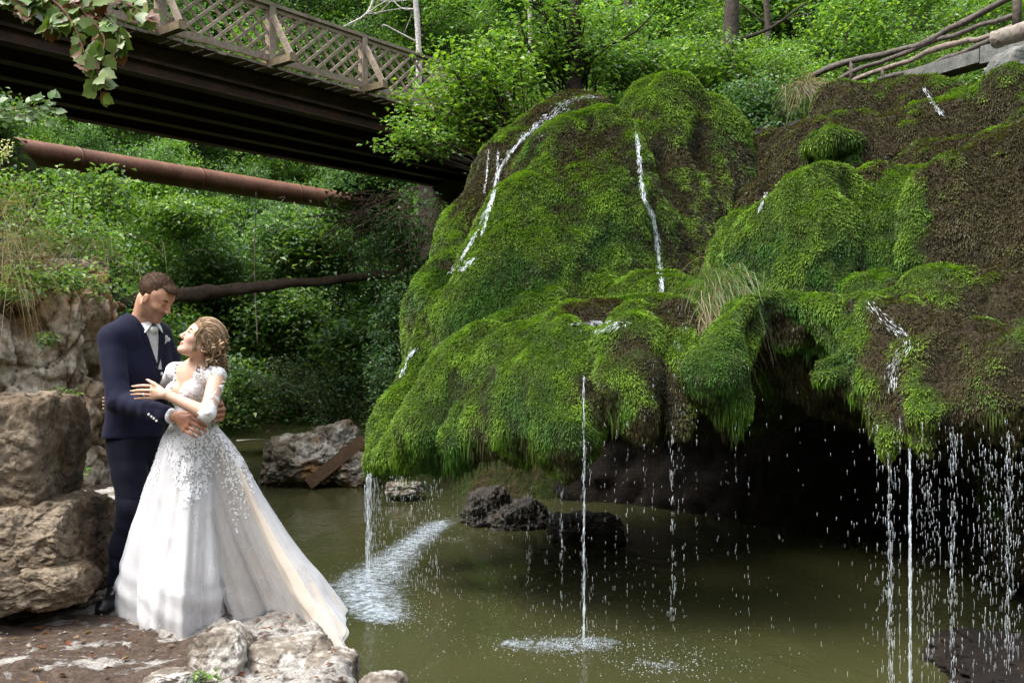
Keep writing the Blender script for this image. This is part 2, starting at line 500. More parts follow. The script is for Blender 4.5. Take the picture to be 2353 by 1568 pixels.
# ================================================================== materials
M_DOME = vcol_mat('moss_base', 0.9, 0.15, 30, 0.8, 0.03, 0.5)
M_MOSS = leaf_mat('moss_fronds', 0.22, 0.5, 0.35, 0.0)
M_LEAF = leaf_mat('leaves', 0.48, 0.36, 0.6, 0.28)
M_LEAFN = leaf_mat('near_leaves', 0.4, 0.4, 0.45, 0.0)
M_BARK = vcol_mat('bark', 0.85, 0.2, 18, 0.7, 0.02, 0.4)
M_ROCK = rock_mat('limestone', (0.40, 0.37, 0.32), (0.17, 0.14, 0.10), (0.045, 0.035, 0.022), 1.0, 0.13, (0.20, 0.115, 0.05))
M_CLIFF = rock_mat('cliff_limestone', (0.46, 0.40, 0.33), (0.22, 0.16, 0.105), (0.06, 0.04, 0.024), 1.1, 0.10, (0.24, 0.13, 0.055))
M_BROCK = rock_mat('brown_boulder', (0.22, 0.175, 0.125), (0.115, 0.082, 0.052), (0.028, 0.02, 0.012), 0.9, 0.07, (0.14, 0.10, 0.06), crack=0.7)
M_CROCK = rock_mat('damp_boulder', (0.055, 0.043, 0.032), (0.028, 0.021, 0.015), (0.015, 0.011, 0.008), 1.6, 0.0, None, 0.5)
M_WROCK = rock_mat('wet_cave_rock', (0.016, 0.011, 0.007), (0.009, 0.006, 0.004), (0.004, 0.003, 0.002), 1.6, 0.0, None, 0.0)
M_PALE = rock_mat('pale_limestone', (0.46, 0.43, 0.39), (0.20, 0.17, 0.135), (0.05, 0.038, 0.027), 2.2, 0.0, (0.22, 0.17, 0.12))

# ================================================================== camera, world, light
cam = bpy.data.cameras.new('camera'); cam.sensor_width = 36; cam.lens = 36 * F / 2352; cam.clip_end = 400; cam.clip_start = 0.05
co = bpy.data.objects.new('camera', cam); COL.objects.link(co); co.location = (0, 0, CAMZ); co.rotation_euler = (math.pi / 2, 0, 0)
SC.camera = co
world = bpy.data.worlds.new('World'); SC.world = world; world.use_nodes = True
wn = world.node_tree; bg = wn.nodes['Background']
sky = wn.nodes.new('ShaderNodeTexSky'); sky.sky_type = 'NISHITA'; sky.sun_disc = False
SUN_EL, SUN_AZ = math.radians(60), math.radians(250)      # azimuth measured from +Y clockwise (towards +X)
sky.sun_elevation = SUN_EL; sky.sun_rotation = SUN_AZ; sky.air_density = 1.0; sky.dust_density = 3.0; sky.ozone_density = 1.0
hz_ = wn.nodes.new('ShaderNodeHueSaturation'); hz_.inputs['Saturation'].default_value = .30; hz_.inputs['Value'].default_value = 1.15
wn.links.new(sky.outputs[0], hz_.inputs['Color']); wn.links.new(hz_.outputs[0], bg.inputs[0]); bg.inputs[1].default_value = 0.15
sl = bpy.data.lights.new('sun', 'SUN'); sl.energy = 0.8; sl.angle = math.radians(22); sl.color = (1.0, 0.95, 0.86)
so = bpy.data.objects.new('sun', sl); COL.objects.link(so)
sd = Vector((math.sin(SUN_AZ) * math.cos(SUN_EL), math.cos(SUN_AZ) * math.cos(SUN_EL), math.sin(SUN_EL)))
so.rotation_euler = sd.to_track_quat('Z', 'Y').to_euler()
SC.view_settings.view_transform = 'Standard'; SC.view_settings.look = 'None'; SC.view_settings.gamma = 1.0
SC.view_settings.exposure = 1.95
SC.cycles.max_bounces = 9; SC.cycles.diffuse_bounces = 6; SC.cycles.glossy_bounces = 3; SC.cycles.transparent_max_bounces = 8; SC.cycles.transmission_bounces = 4
SC.cycles.caustics_reflective = False; SC.cycles.caustics_refractive = False
try:
    SC.cycles.use_denoising = True
except Exception: pass

# ================================================================== terrain
RIV = [(-1.2, -9), (-2.0, 5), (-3.3, 9), (-4.6, 14), (-6.4, 19), (-8.5, 23.5), (-7.0, 25.3), (-3.2, 25), (-1.6, 19), (-0.8, 15.5), (7.0, 14.5), (9.0, 8), (8, -9)]  # unseen slopes closing the gorge behind the camera, added to dim the cave
def sdist_poly(x, y, P):
    d = np.full(x.shape, 1e9); ins = np.zeros(x.shape, bool); n = len(P)
    for i in range(n):
        ax, ay = P[i]; bx, by = P[(i + 1) % n]; ex, ey = bx - ax, by - ay
        t = np.clip(((x - ax) * ex + (y - ay) * ey) / (ex * ex + ey * ey), 0, 1)
        d = np.minimum(d, np.hypot(x - ax - t * ex, y - ay - t * ey))
        c = ((ay > y) != (by > y)) & (x < (bx - ax) * (y - ay) / (by - ay + 1e-12) + ax)
        ins ^= c
    return np.where(ins, -d, d)
def terr(x, y):
    x = np.asarray(x, float); y = np.asarray(y, float)
    s = sdist_poly(x, y, RIV)
    nz = fbm(np.stack([x, y, 0 * x], -1), .25, 4, 3) * 1.1
    base = -0.9 + sstep(-1.2, 0.2, s) * 1.0
    right = sstep(-2.5, 1.5, x + .0 * y) * sstep(11, 13.5, y) + sstep(7.5, 9.5, x)
    right = np.clip(right, 0, 1)
    sp = np.maximum(s, 0)
    hl = sp * 0.72 * sstep(0, 3, sp + 1)
    hr = 5.3 * sstep(0, 1.6, sp) + np.maximum(sp - 1.2, 0) * 0.62
    far = np.maximum(sp - 40, 0)
    hl = hl + 3.4 * sstep(-4.6, -6.8, x) * sstep(8.5, 10.5, y) * sstep(19, 15, y)
    h = base + hl * (1 - right) + hr * right - far * .15 + nz * sstep(0, 4, sp) * (1 + sp * .03)
    return h
xs = np.concatenate([np.linspace(-110, -25, 35), np.linspace(-24, 30, 110), np.linspace(32, 120, 35)])
ys = np.concatenate([np.linspace(-60, -5, 25), np.linspace(-4, 45, 100), np.linspace(47, 140, 40)])
X, Y = np.meshgrid(xs, ys, indexing='ij'); Z = terr(X, Y)
v = np.stack([X, Y, Z], -1).reshape(-1, 3); nx, ny = X.shape
i = np.arange(nx - 1)[:, None] * ny; j = np.arange(ny - 1)[None, :]
m, nt, out = mat('forest_floor')
n1 = noise_node(nt, 0.8, 8, .7); n2 = noise_node(nt, 9, 5, .7)
c = ramp(nt, n1.outputs[0], [(0.3, (0.02, 0.028, 0.008)), (0.5, (0.035, 0.05, 0.012)), (0.62, (0.055, 0.04, 0.02)), (0.8, (0.05, 0.08, 0.015))]).outputs[0]
c = mixc(nt, 1.0, c, ramp(nt, n2.outputs[0], [(0.3, (0.4,) * 3), (0.7, (1.5,) * 3)]).outputs[0], 'MULTIPLY')
principled(nt, out, c, 0.95, 0.1, bump(nt, n2.outputs[0], 1, .15))
mb = MB(); mb.add(v, GRIDF(nx, ny)); mb.obj('hillside', m, kind='structure', label='wooded slopes of the gorge around the pool')

# river
m, nt, out = mat('river_water')
tc = N(nt, 'ShaderNodeTexCoord'); mp = N(nt, 'ShaderNodeMapping', _in={'Scale': (1.0, 0.55, 1)}); nt.links.new(tc.outputs['Object'], mp.inputs[0])
a = noise_node(nt, 2.2, 4, .55, mp.outputs[0], .4); b_ = noise_node(nt, 11, 4, .6, mp.outputs[0])
bb = bump(nt, b_.outputs[0], .35, .012, bump(nt, a.outputs[0], .5, .05))
cc = ramp(nt, noise_node(nt, .5, 3, .5).outputs[0], [(0.3, (0.034, 0.037, 0.014)), (0.7, (0.050, 0.050, 0.020))]).outputs[0]
principled(nt, out, cc, 0.10, 0.5, bb)
mb = MB(); mb.add([(-40, -20, 0), (40, -20, 0), (40, 60, 0), (-40, 60, 0)], np.array([[0, 1, 2, 3]])); mb.obj('river', m, kind='structure', label='murky olive green water of the river pool')

# ================================================================== mossy rock masses
def lobe(Fd, L, k=0.15, fl=None):
    P = [W(*q[:3]) for q in L]; R = [q[3] for q in L]
    if len(P) == 1: Fd.ell(P[0], (R[0],) * 3 if len(L[0]) < 5 else L[0][4], None, k)
    else: Fd.chain(P, R, k, 'u', fl)

def surf_colors(v, n, base_green, spots, seed):
    """green share per point: real patches of moss (green) and dead moss / wet tufa (brown)"""
    g = base_green + fbm(v, .9, 3, seed) * .55 + fbm(v, 3.5, 3, seed + 4) * .35
    g = g + np.clip(n[:, 2], -.6, 1) * .38
    for (px, py, d, r, a) in spots:
        c = W(px, py, d); q = np.linalg.norm((v - c) * np.array([1, .5, 1]), axis=1)
        g = g + a * (1 - sstep(r * .5, r, q + .12 * vnoise(v * 3, seed + 8)))
    return g

def moss_obj(name, Fd, label, cat, base_green, spots, nblade, seed, disp=0.085, blen=0.036, tint=(1, 1, 1)):
    v, f = Fd.nets()
    v = relax(v, f, 2)
    n = vnormals(v, f)
    # ridges coloured greener and lighter, hollows browner: how far each point stands out from its smoothed neighbourhood
    dz = (1 - np.abs(fbm(v * np.array([1, 1, .38]) + 3, 1.25, 2, seed + 14)) * 3.2) * disp * .28 + fbm(v * np.array([1, 1, .24]) + 9, 2.0, 2, seed + 17) * disp * 2.0 * sstep(.9, .2, np.abs(n[:, 2])) + fbm(v * np.array([1, 1, .55]), 1.7, 4, seed) * disp * 1.6 + (1 - np.abs(fbm(v * np.array([1, 1, .4]), 3.2, 3, seed + 2)) * 3) * disp * .35 + fbm(v, 9, 2, seed + 3) * disp * .25
    v = v + n * dz[:, None]; n = vnormals(v, f)
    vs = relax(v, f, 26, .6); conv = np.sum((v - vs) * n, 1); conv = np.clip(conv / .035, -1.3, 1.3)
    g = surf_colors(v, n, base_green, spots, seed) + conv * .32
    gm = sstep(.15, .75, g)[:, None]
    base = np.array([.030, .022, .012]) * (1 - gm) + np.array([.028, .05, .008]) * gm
    c0 = v.mean(0); c0[2] = 0
    root = thing(name, c0, label, cat)
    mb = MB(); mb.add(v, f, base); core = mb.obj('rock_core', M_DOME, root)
    # fronds
    q = v[f]; fn = np.cross(q[:, 2] - q[:, 0], q[:, 3] - q[:, 1]); ar = np.linalg.norm(fn, axis=1) / 2; fc = q.mean(1)
    fn = nrm(n[f].mean(1)); view = nrm(fc - np.array([0, 0, CAMZ])); vis = (np.sum(fn * view, 1) < .3) & (fc[:, 2] > .25)
    dist = np.linalg.norm(fc, axis=1)
    w = ar * vis * (10 / dist) ** 1.5; cs = np.cumsum(w); cs /= cs[-1]
    R = np.random.default_rng(seed)
    fi = np.searchsorted(cs, R.random(nblade)); uv = R.random((nblade, 2, 1))
    Q = q[fi]; p = (Q[:, 0] * (1 - uv[:, 0]) + Q[:, 1] * uv[:, 0]) * (1 - uv[:, 1]) + (Q[:, 3] * (1 - uv[:, 0]) + Q[:, 2] * uv[:, 0]) * uv[:, 1]
    NV = n[f][fi]; nn = nrm((NV[:, 0] * (1 - uv[:, 0]) + NV[:, 1] * uv[:, 0]) * (1 - uv[:, 1]) + (NV[:, 3] * (1 - uv[:, 0]) + NV[:, 2] * uv[:, 0]) * uv[:, 1])
    down = np.array([0, 0, -1.0]); t = nrm(down - nn * (nn @ down)[:, None] + 1e-4)
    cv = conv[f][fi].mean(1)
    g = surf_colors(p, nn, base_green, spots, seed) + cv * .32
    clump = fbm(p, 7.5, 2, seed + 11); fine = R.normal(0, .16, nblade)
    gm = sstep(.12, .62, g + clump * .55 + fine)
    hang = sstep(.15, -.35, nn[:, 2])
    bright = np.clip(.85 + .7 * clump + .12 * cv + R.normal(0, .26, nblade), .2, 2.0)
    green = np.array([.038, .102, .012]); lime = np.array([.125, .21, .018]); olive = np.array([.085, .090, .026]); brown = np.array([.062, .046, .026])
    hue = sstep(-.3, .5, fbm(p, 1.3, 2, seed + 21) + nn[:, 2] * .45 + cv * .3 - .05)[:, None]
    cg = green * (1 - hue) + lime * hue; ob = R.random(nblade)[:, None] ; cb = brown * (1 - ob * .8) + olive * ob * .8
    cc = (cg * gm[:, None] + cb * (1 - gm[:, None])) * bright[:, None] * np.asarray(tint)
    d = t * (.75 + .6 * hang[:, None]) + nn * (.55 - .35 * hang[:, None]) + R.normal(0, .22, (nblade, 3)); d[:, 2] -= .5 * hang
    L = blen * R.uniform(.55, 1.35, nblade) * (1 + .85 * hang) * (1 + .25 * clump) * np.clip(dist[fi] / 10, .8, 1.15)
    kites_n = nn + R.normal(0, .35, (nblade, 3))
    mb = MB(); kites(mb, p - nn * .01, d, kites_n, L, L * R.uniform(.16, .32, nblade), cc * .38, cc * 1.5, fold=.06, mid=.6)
    # ragged fringe hanging from the lower rims
    ci = np.where((nn[:, 2] < .12) & (p[:, 2] < 2.6) & (hang > .05))[0]
    if len(ci):
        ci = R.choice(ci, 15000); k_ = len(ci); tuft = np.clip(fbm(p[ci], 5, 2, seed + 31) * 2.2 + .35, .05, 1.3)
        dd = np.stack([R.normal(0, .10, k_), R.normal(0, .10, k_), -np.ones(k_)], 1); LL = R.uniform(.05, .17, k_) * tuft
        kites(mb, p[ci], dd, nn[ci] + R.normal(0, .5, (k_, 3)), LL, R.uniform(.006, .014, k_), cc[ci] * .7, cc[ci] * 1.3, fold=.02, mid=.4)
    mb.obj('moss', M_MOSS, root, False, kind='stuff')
    bv = BVHTree.FromPolygons([tuple(a) for a in v], f.tolist())
    return root, bv

# ---- the big dome
D = Field(W(850, 1150, 10) * 0 + [-2.2, 7.2, .2], [4.6, 15.2, 6.6], .055)
for L, k in [
    ([(1568, 362, 13.0, .85), (1600, 530, 12.6, .78), (1600, 700, 12.2, .62)], .3),
    ([(1340, 425, 12.2, .82), (1370, 560, 11.7, .9), (1400, 660, 11.3, .75)], .25),
    ([(1330, 335, 13.4, .68), (1210, 430, 13.0, .68), (1130, 560, 12.5, .58), (1078, 700, 11.9, .50), (1026, 830, 11.3, .45), (966, 955, 10.7, .33), (880, 1066, 10.2, .13)], .2),
    ([(1212, 490, 11.3, .42), (1180, 620, 10.9, .48), (1120, 760, 10.5, .5), (1062, 880, 10.1, .40), (990, 972, 9.8, .29), (894, 1058, 9.7, .14)], .12),
    ([(1380, 520, 11.4, .32), (1385, 640, 11.0, .42), (1400, 740, 10.6, .35)], .1),
    ([(1250, 700, 11.1, .85), (1350, 790, 10.9, .75), (1500, 740, 11.3, .75)], .25),
    ([(1400, 310, 11.9, .30), (1430, 380, 11.5, .22)], .1),
    ([(1290, 360, 11.9, .38), (1270, 420, 11.6, .3)], .1),
    ([(1530, 270, 12.6, .5), (1500, 350, 12.2, .42)], .1),
    ([(1550, 450, 12.0, .42), (1560, 560, 11.7, .45), (1590, 650, 11.5, .4)], .1),
    ([(1660, 420, 12.6, .42), (1680, 560, 12.3, .45), (1660, 720, 12.0, .4)], .12),
    ([(1240, 730, 10.0, .34), (1190, 820, 9.8, .36), (1100, 900, 9.5, .42), (1010, 990, 9.4, .3), (942, 1045, 9.5, .10)], .26),
    ([(1130, 860, 9.4, .38), (1240, 830, 9.1, .36), (1340, 800, 9.2, .34), (1440, 780, 9.2, .3), (1540, 770, 9.2, .28), (1620, 770, 9.2, .25)], .3),
    ([(1180, 880, 9.0, .34), (1120, 960, 8.9, .28), (1060, 1010, 8.9, .16)], .2),
    ([(1200, 900, 8.8, .3), (1190, 1000, 8.65, .2), (1205, 1060, 8.6, .07)], .2),
    ([(1290, 800, 8.8, .26), (1275, 900, 8.45, .3), (1285, 1000, 8.25, .22), (1297, 1085, 8.15, .05)], .2),
    ([(1345, 800, 8.6, .14), (1345, 940, 8.3, .11), (1350, 1020, 8.2, .04)], .14),
    ([(1475, 735, 8.7, .2), (1448, 800, 8.4, .22), (1440, 880, 8.15, .21), (1462, 950, 8.05, .12), (1480, 1000, 8.0, .03)], .06),
    ([(1540, 730, 8.7, .2), (1570, 830, 8.3, .15), (1570, 930, 8.15, .09), (1565, 995, 8.1, .03)], .05),
    ([(1395, 850, 8.5, .06), (1385, 900, 8.45, .05)], .05),
    # roof of the cave behind the lip
    ([(1150, 780, 11.8, 1.0), (1500, 800, 12.0, 1.0), (1700, 800, 12.0, 1.0)], .3),
    ([(1620, 740, 9.6, .3), (1500, 720, 10.2, .4)], .2),
]: lobe(D, L, k)
DSP = [(1250, 560, 11, 1.0, .25), (1150, 800, 10, 1.3, .35), (960, 1000, 9.8, .9, .5), (1100, 450, 13, .9, -.6), (1300, 250, 13.4, .9, -.7), (1060, 640, 12.2, .5, -.35),
       (1130, 830, 9.6, .35, -.9), (1350, 745, 9.2, .38, -.9), (1560, 380, 12, .3, -.5), (1500, 860, 8.1, .25, -.4), (1350, 930, 8.2, .35, -.35), (1700, 600, 12.4, .9, -.45), (1200, 500, 11.8, .5, .0),
       (1560, 240, 13, 1.0, .25), (1660, 450, 12.6, .6, -.3), (1480, 1000, 8, .35, -.45), (1560, 950, 8, .35, -.4), (1300, 640, 11, .4, -.3), (1560, 730, 8.8, .22, -.9), (1250, 950, 8.3, .6, .25)]
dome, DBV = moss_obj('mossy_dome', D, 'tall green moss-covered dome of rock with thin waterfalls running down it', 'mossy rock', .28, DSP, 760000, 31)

# ---- the right-hand cliff with the arch
D2 = Field([.9, 6.2, .2], [7.2, 15, 7.0], .055)
for L, k in [
    ([(1880, 475, 10.4, .5), (1850, 590, 10.1, .6), (1840, 660, 9.8, .5)], .15),
    ([(2010, 440, 10.4, .3), (2020, 560, 10.1, .42), (2030, 680, 9.8, .4)], .12),
    ([(2110, 440, 10.2, .26), (2130, 520, 10.0, .3)], .08),
    ([(2150, 425, 10.8, .5), (2290, 430, 10.4, .52)], .2),
    ([(2200, 520, 9.9, .75), (2290, 680, 9.4, .8)], .2),
    ([(2400, 500, 9.6, .9), (2420, 760, 9.0, .9)], .25),
    ([(1950, 295, 13.0, .55), (2120, 305, 12.8, .62), (2320, 320, 12.3, .65)], .25),
    ([(1900, 400, 12.2, .7), (2150, 420, 12.0, .9), (2380, 380, 11.6, .9)], .3),
    ([(1868, 345, 11.5, .16), (1905, 330, 11.5, .17), (1950, 326, 11.5, .13)], .05),
    ([(2190, 250, 11.9, .25), (2240, 235, 11.9, .22)], .1), ([(2330, 240, 11.3, .35), (2400, 300, 10.8, .4)], .15),
    ([(2100, 300, 11.9, .24), (2150, 330, 11.5, .26)], .1),
    ([(1790, 400, 13.0, .6), (1760, 520, 12.2, .5), (1730, 640, 11.6, .45)], .2),
    # arch
    ([(1790, 690, 8.7, .17), (1725, 715, 8.45, .19), (1680, 790, 8.2, .17), (1666, 860, 8.05, .165), (1688, 920, 8.0, .08), (1693, 948, 8.0, .03)], .06),
    ([(1760, 705, 8.6, .13), (1850, 700, 8.5, .13), (1905, 745, 8.3, .13), (1940, 800, 8.1, .14)], .06),
    ([(1950, 815, 8.0, .16), (1885, 850, 7.9, .12)], .06), ([(1872, 765, 8.62, .17), (1805, 772, 8.62, .17)], .05),
    # shelf and hanging lip
    ([(1950, 770, 8.6, .3), (2050, 790, 8.2, .32), (2180, 850, 7.7, .32), (2320, 860, 7.5, .32), (2450, 860, 7.3, .32)], .15),
    ([(2000, 720, 9.2, .35), (2150, 760, 8.8, .5), (2350, 780, 8.4, .5)], .2),
    ([(1990, 840, 7.9, .2), (2030, 930, 7.6, .18), (2035, 1010, 7.45, .11), (2045, 1075, 7.4, .03)], .08),
    ([(2100, 860, 7.6, .2), (2110, 950, 7.35, .16), (2115, 1030, 7.25, .04)], .07),
    ([(2190, 870, 7.5, .2), (2190, 940, 7.3, .13), (2190, 1000, 7.25, .03)], .07),
    ([(2250, 870, 7.4, .18), (2270, 940, 7.25, .12), (2275, 1000, 7.2, .03)], .07),
    ([(2330, 870, 7.3, .2), (2325, 950, 7.15, .12), (2325, 1010, 7.1, .03)], .07),
    ([(2420, 900, 7.2, .2), (2440, 1000, 7.1, .1)], .07),
    # body behind, cave roof
    ([(1750, 640, 11.2, .8), (1950, 760, 11.0, .9), (2250, 850, 10.5, 1.0), (2500, 850, 10, 1.0)], .3),
    ([(2560, 900, 9.5, 1.0), (2620, 1300, 9.0, 1.0)], .3),
]: lobe(D2, L, k)
CSP = [(1850, 540, 9.7, 1.3, 1.7), (2010, 470, 10, .35, .7), (2010, 620, 9.8, .3, .35), (2110, 415, 10, .34, 1.1), (1905, 325, 11.4, .45, 1.2), (2200, 245, 11.7, .35, .9), (2130, 300, 11.7, .3, .9),
       (1700, 800, 8.1, .9, .9), (1880, 790, 8.2, .5, .95), (2030, 920, 7.5, .55, .5), (2150, 700, 8.8, .6, .35), (2100, 960, 7.3, .5, .15), (2080, 690, 9, .35, -.5), (2130, 800, 8, .4, -.6), (2340, 250, 11.2, .4, .35), (2300, 800, 8, .8, .1),
       (1810, 760, 8.5, .2, -1.2)]
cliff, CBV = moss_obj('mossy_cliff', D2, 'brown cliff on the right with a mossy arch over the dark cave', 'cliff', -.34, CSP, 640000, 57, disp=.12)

# ---- cave back wall and floor rocks
D3 = Field([-1.6, 10.8, -.6], [9.5, 17, 5.5], .1)
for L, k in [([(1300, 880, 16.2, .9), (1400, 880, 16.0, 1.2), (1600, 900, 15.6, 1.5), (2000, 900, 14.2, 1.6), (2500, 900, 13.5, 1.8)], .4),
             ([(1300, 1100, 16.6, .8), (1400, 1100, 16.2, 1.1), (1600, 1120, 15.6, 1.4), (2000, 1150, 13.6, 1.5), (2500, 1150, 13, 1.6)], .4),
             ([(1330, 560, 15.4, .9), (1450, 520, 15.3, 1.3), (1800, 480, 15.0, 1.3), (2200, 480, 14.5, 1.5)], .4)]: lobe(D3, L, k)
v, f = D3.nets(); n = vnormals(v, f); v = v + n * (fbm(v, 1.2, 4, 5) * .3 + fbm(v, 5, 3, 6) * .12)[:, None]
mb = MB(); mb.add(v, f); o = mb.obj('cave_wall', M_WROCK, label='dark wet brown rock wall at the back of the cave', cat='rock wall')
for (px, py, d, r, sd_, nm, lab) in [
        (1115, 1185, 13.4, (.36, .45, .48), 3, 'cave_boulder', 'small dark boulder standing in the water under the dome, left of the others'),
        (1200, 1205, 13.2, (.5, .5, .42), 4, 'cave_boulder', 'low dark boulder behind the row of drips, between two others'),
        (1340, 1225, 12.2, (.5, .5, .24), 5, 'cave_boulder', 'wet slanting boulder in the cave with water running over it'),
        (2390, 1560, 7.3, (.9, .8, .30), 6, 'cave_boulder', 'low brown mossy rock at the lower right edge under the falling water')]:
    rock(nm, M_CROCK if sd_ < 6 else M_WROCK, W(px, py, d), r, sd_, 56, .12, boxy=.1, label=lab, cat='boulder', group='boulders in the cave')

# ================================================================== bridge
BD = nrm(np.array([.754, 1, 0])); BN = np.array([-BD[1], BD[0], 0])     # along, away from camera
BP = lambda t, o=0.0, z=0.0: np.array([-4.255, 17.5, 7.32]) + BD * t + BN * o + np.array([0, 0, z])   # t=0 at the second post
def wood_mat(name, c1, c2, sc=12, rough=.8):
    m, nt, out = mat(name); tc = N(nt, 'ShaderNodeTexCoord'); a = N(nt, 'ShaderNodeVertexColor', layer_name='Col')
    n1 = noise_node(nt, sc, 6, .7, tc.outputs['Object'], 1.0); n2 = noise_node(nt, 1.5, 4, .6, tc.outputs['Object'])
    c = ramp(nt, n1.outputs[0], [(.3, c1), (.7, c2)]).outputs[0]
    c = mixc(nt, ramp(nt, n2.outputs[0], [(.5, (0, 0, 0)), (.7, (.5, .5, .5))]).outputs[0], c, (.05, .055, .02)); c = mixc(nt, 1., c, a.outputs[0], 'MULTIPLY')
    principled(nt, out, c, rough, .2, bump(nt, n1.outputs[0], .6, .01)); return m
M_WOOD = wood_mat('weathered_wood', (.15, .12, .09), (.38, .31, .24))
M_RUST = None
def rust_mat(name, c1, c2, c3, rough=.6, metal=0.0):
    m, nt, out = mat(name); n1 = noise_node(nt, 2.0, 7, .65); n2 = noise_node(nt, 30, 4, .6)
    c = ramp(nt, n1.outputs[0], [(.3, c1), (.5, c2), (.7, c3)]).outputs[0]
    c = mixc(nt, 1., c, ramp(nt, n2.outputs[0], [(.35, (.7,) * 3), (.65, (1.2,) * 3)]).outputs[0], 'MULTIPLY')
    principled(nt, out, c, rough, .3, bump(nt, n2.outputs[0], .3, .004), Metallic=metal); return m
M_STEEL = rust_mat('dark_rusty_steel', (.018, .009, .006), (.045, .02, .012), (.085, .037, .021))
M_PIPE = rust_mat('rusty_pipe', (.13, .058, .034), (.19, .083, .048), (.25, .125, .08), .5)
base = BP(-8, 2, -1); bridge = thing('footbridge', BP(0, 2, -.6), 'long dark steel footbridge with a wooden lattice railing high over the river', 'bridge')
T0, T1 = -9.5, 9.5
for k in range(5):
    o_ = .35 + k * .95; mb = MB()
    bar(mb, BP(T0, o_, -.40), BP(T1, o_, -.40), .02, .50); bar(mb, BP(T0, o_, -.655), BP(T1, o_, -.655), .26, .026); bar(mb, BP(T0, o_, -.145), BP(T1, o_, -.145), .26, .026)
    mb.obj('girder', M_STEEL, bridge, False)
mb = MB()
for t in np.arange(T0, T1, .21):
    sg = rng.uniform(-.012, .012); bar(mb, BP(t, -.12, -.10 + sg), BP(t, 4.45, -.10 + sg), .19, .05, c=rng.uniform(.5, 1.0) * np.ones(3))
mb.obj('deck', M_WOOD, bridge, False)
mb = MB(); bar(mb, BP(T0, 2.2, -.42), BP(T1, 2.2, -.42), 3.9, .05, c=(.25,) * 3); mb.obj('soffit_panel', M_STEEL, bridge, False)
mb = MB(); bar(mb, BP(T0, -.02, .06), BP(T1, -.02, .06), .07, .11); mb.obj('bottom_rail', M_WOOD, bridge, False)
mb = MB(); bar(mb, BP(T0, -.02, 1.0), BP(T1, -.02, 1.0), .13, .06); bar(mb, BP(T0, -.02, .93), BP(T1, -.02, .93), .05, .075); mb.obj('top_rail', M_WOOD, bridge, False)
for k, t in enumerate((-6.6, -4.4, -2.2, 0, 2.25, 4.5, 6.7)):
    mb = MB(); bar(mb, BP(t, -.02, -.02), BP(t, -.02, .99), .13, .13, up=BD, c=(1.1,) * 3); mb.obj('post', M_WOOD, bridge, False)
    mb = MB(); bar(mb, BP(t, -.62, -.02), BP(t, .5, -.05), .14, .13, c=(.9, .85, .7)); mb.obj('outrigger', M_WOOD, bridge, False)
    mb = MB(); bar(mb, BP(t, -.54, .05), BP(t, -.09, .78), .11, .05, up=BD, c=(1.15,) * 3); mb.obj('brace', M_WOOD, bridge, False)
z0, z1 = .115, .89
for sgn, off in ((1, -.035), (-1, .005)):
    mb = MB(); H = z1 - z0
    for t in np.arange(T0, T1, .32):
        a = BP(t, off, z0); b = BP(t + sgn * H * 1.15, off, z1)
        bar(mb, a, b, .028, .055, up=BN * 1.0, c=rng.uniform(.8, 1.3) * np.ones(3)) if False else box(mb, (a + b) / 2, (b - a) / 2, BN * .012, nrm(np.cross(b - a, BN)) * (.025 if sgn > 0 else .028), rng.uniform(.8, 1.35) * np.ones(3))
    mb.obj('lattice', M_WOOD, bridge, False)
ab = MB(); box(ab, BP(10.4, 2.2, -2.4), BD * 1.3, BN * 2.6, (0, 0, 2.3)); 
m_, nt, out = mat('dark_concrete'); n1 = noise_node(nt, 3, 7, .7); principled(nt, out, ramp(nt, n1.outputs[0], [(.3, (.02, .015, .011)), (.7, (.07, .055, .042))]).outputs[0], .9, .2, bump(nt, n1.outputs[0], .6, .05))
M_DCONC = m_
ab.obj('abutment', m_, bridge, False)

# pipe below / beyond the bridge
def PP(px, py, d): return W(px, py, d)
pa, pb = W(-60, 330, 18.9), W(765, 459, 26.6); pd = nrm(pb - pa)
pipe = MB(); tube(pipe, np.stack([pa - pd * 2 + (pb - pa + pd * 4) * t for t in np.linspace(0, 1, 12)]), .25, 40)
pr = thing('rusty_pipe', pa, 'thick rust-brown pipe crossing the river below the bridge', 'pipe'); pipe.obj('pipe_body', M_PIPE, pr)
for s in (2.1, 5.1, 8.1, 10.6):
    mb = MB(); c = pa + pd * s; tube(mb, [c - pd * .035, c + pd * .035], .2575, 40); mb.obj('weld_seam', M_PIPE, pr)

# fallen trunk spanning the river
lp = spline([W(150, 700, 14.5), W(300, 693, 15.5), W(470, 672, 16.8), W(600, 658, 18), W(760, 645, 20), W(900, 630, 22)], 50)
lp += np.stack([0 * lp[:, 0], 0 * lp[:, 0], vnoise(np.arange(50)[:, None] * np.array([[.6, 0, 0]]), 4) * .025], 1)
mb = MB(); tube(mb, lp, np.linspace(.13, .085, 50) * (1 + .12 * vnoise(np.arange(50)[:, None] * np.array([[.45, 0, 0]]), 9)), 14, c=(.065, .043, .03), wob=.25)
lt = mb.obj('fallen_trunk', M_BARK, label='dark fallen tree trunk spanning the river behind the couple', cat='log')
g = rng; mb = MB(); ii = g.integers(0, 50, 2600); p = lp[ii] + np.stack([g.normal(0, .06, 2600), g.normal(0, .05, 2600), np.full(2600, .075)], 1)
kites(mb, p, nrm(g.normal(0, 1, (2600, 3)) + [0, 0, .6]), g.normal(0, 1, (2600, 3)), .03, .014, g.uniform(.5, 1.2, 2600)[:, None] * np.array([[.05, .08, .015]]))
mb.obj('moss', M_MOSS, lt, False, kind='stuff')
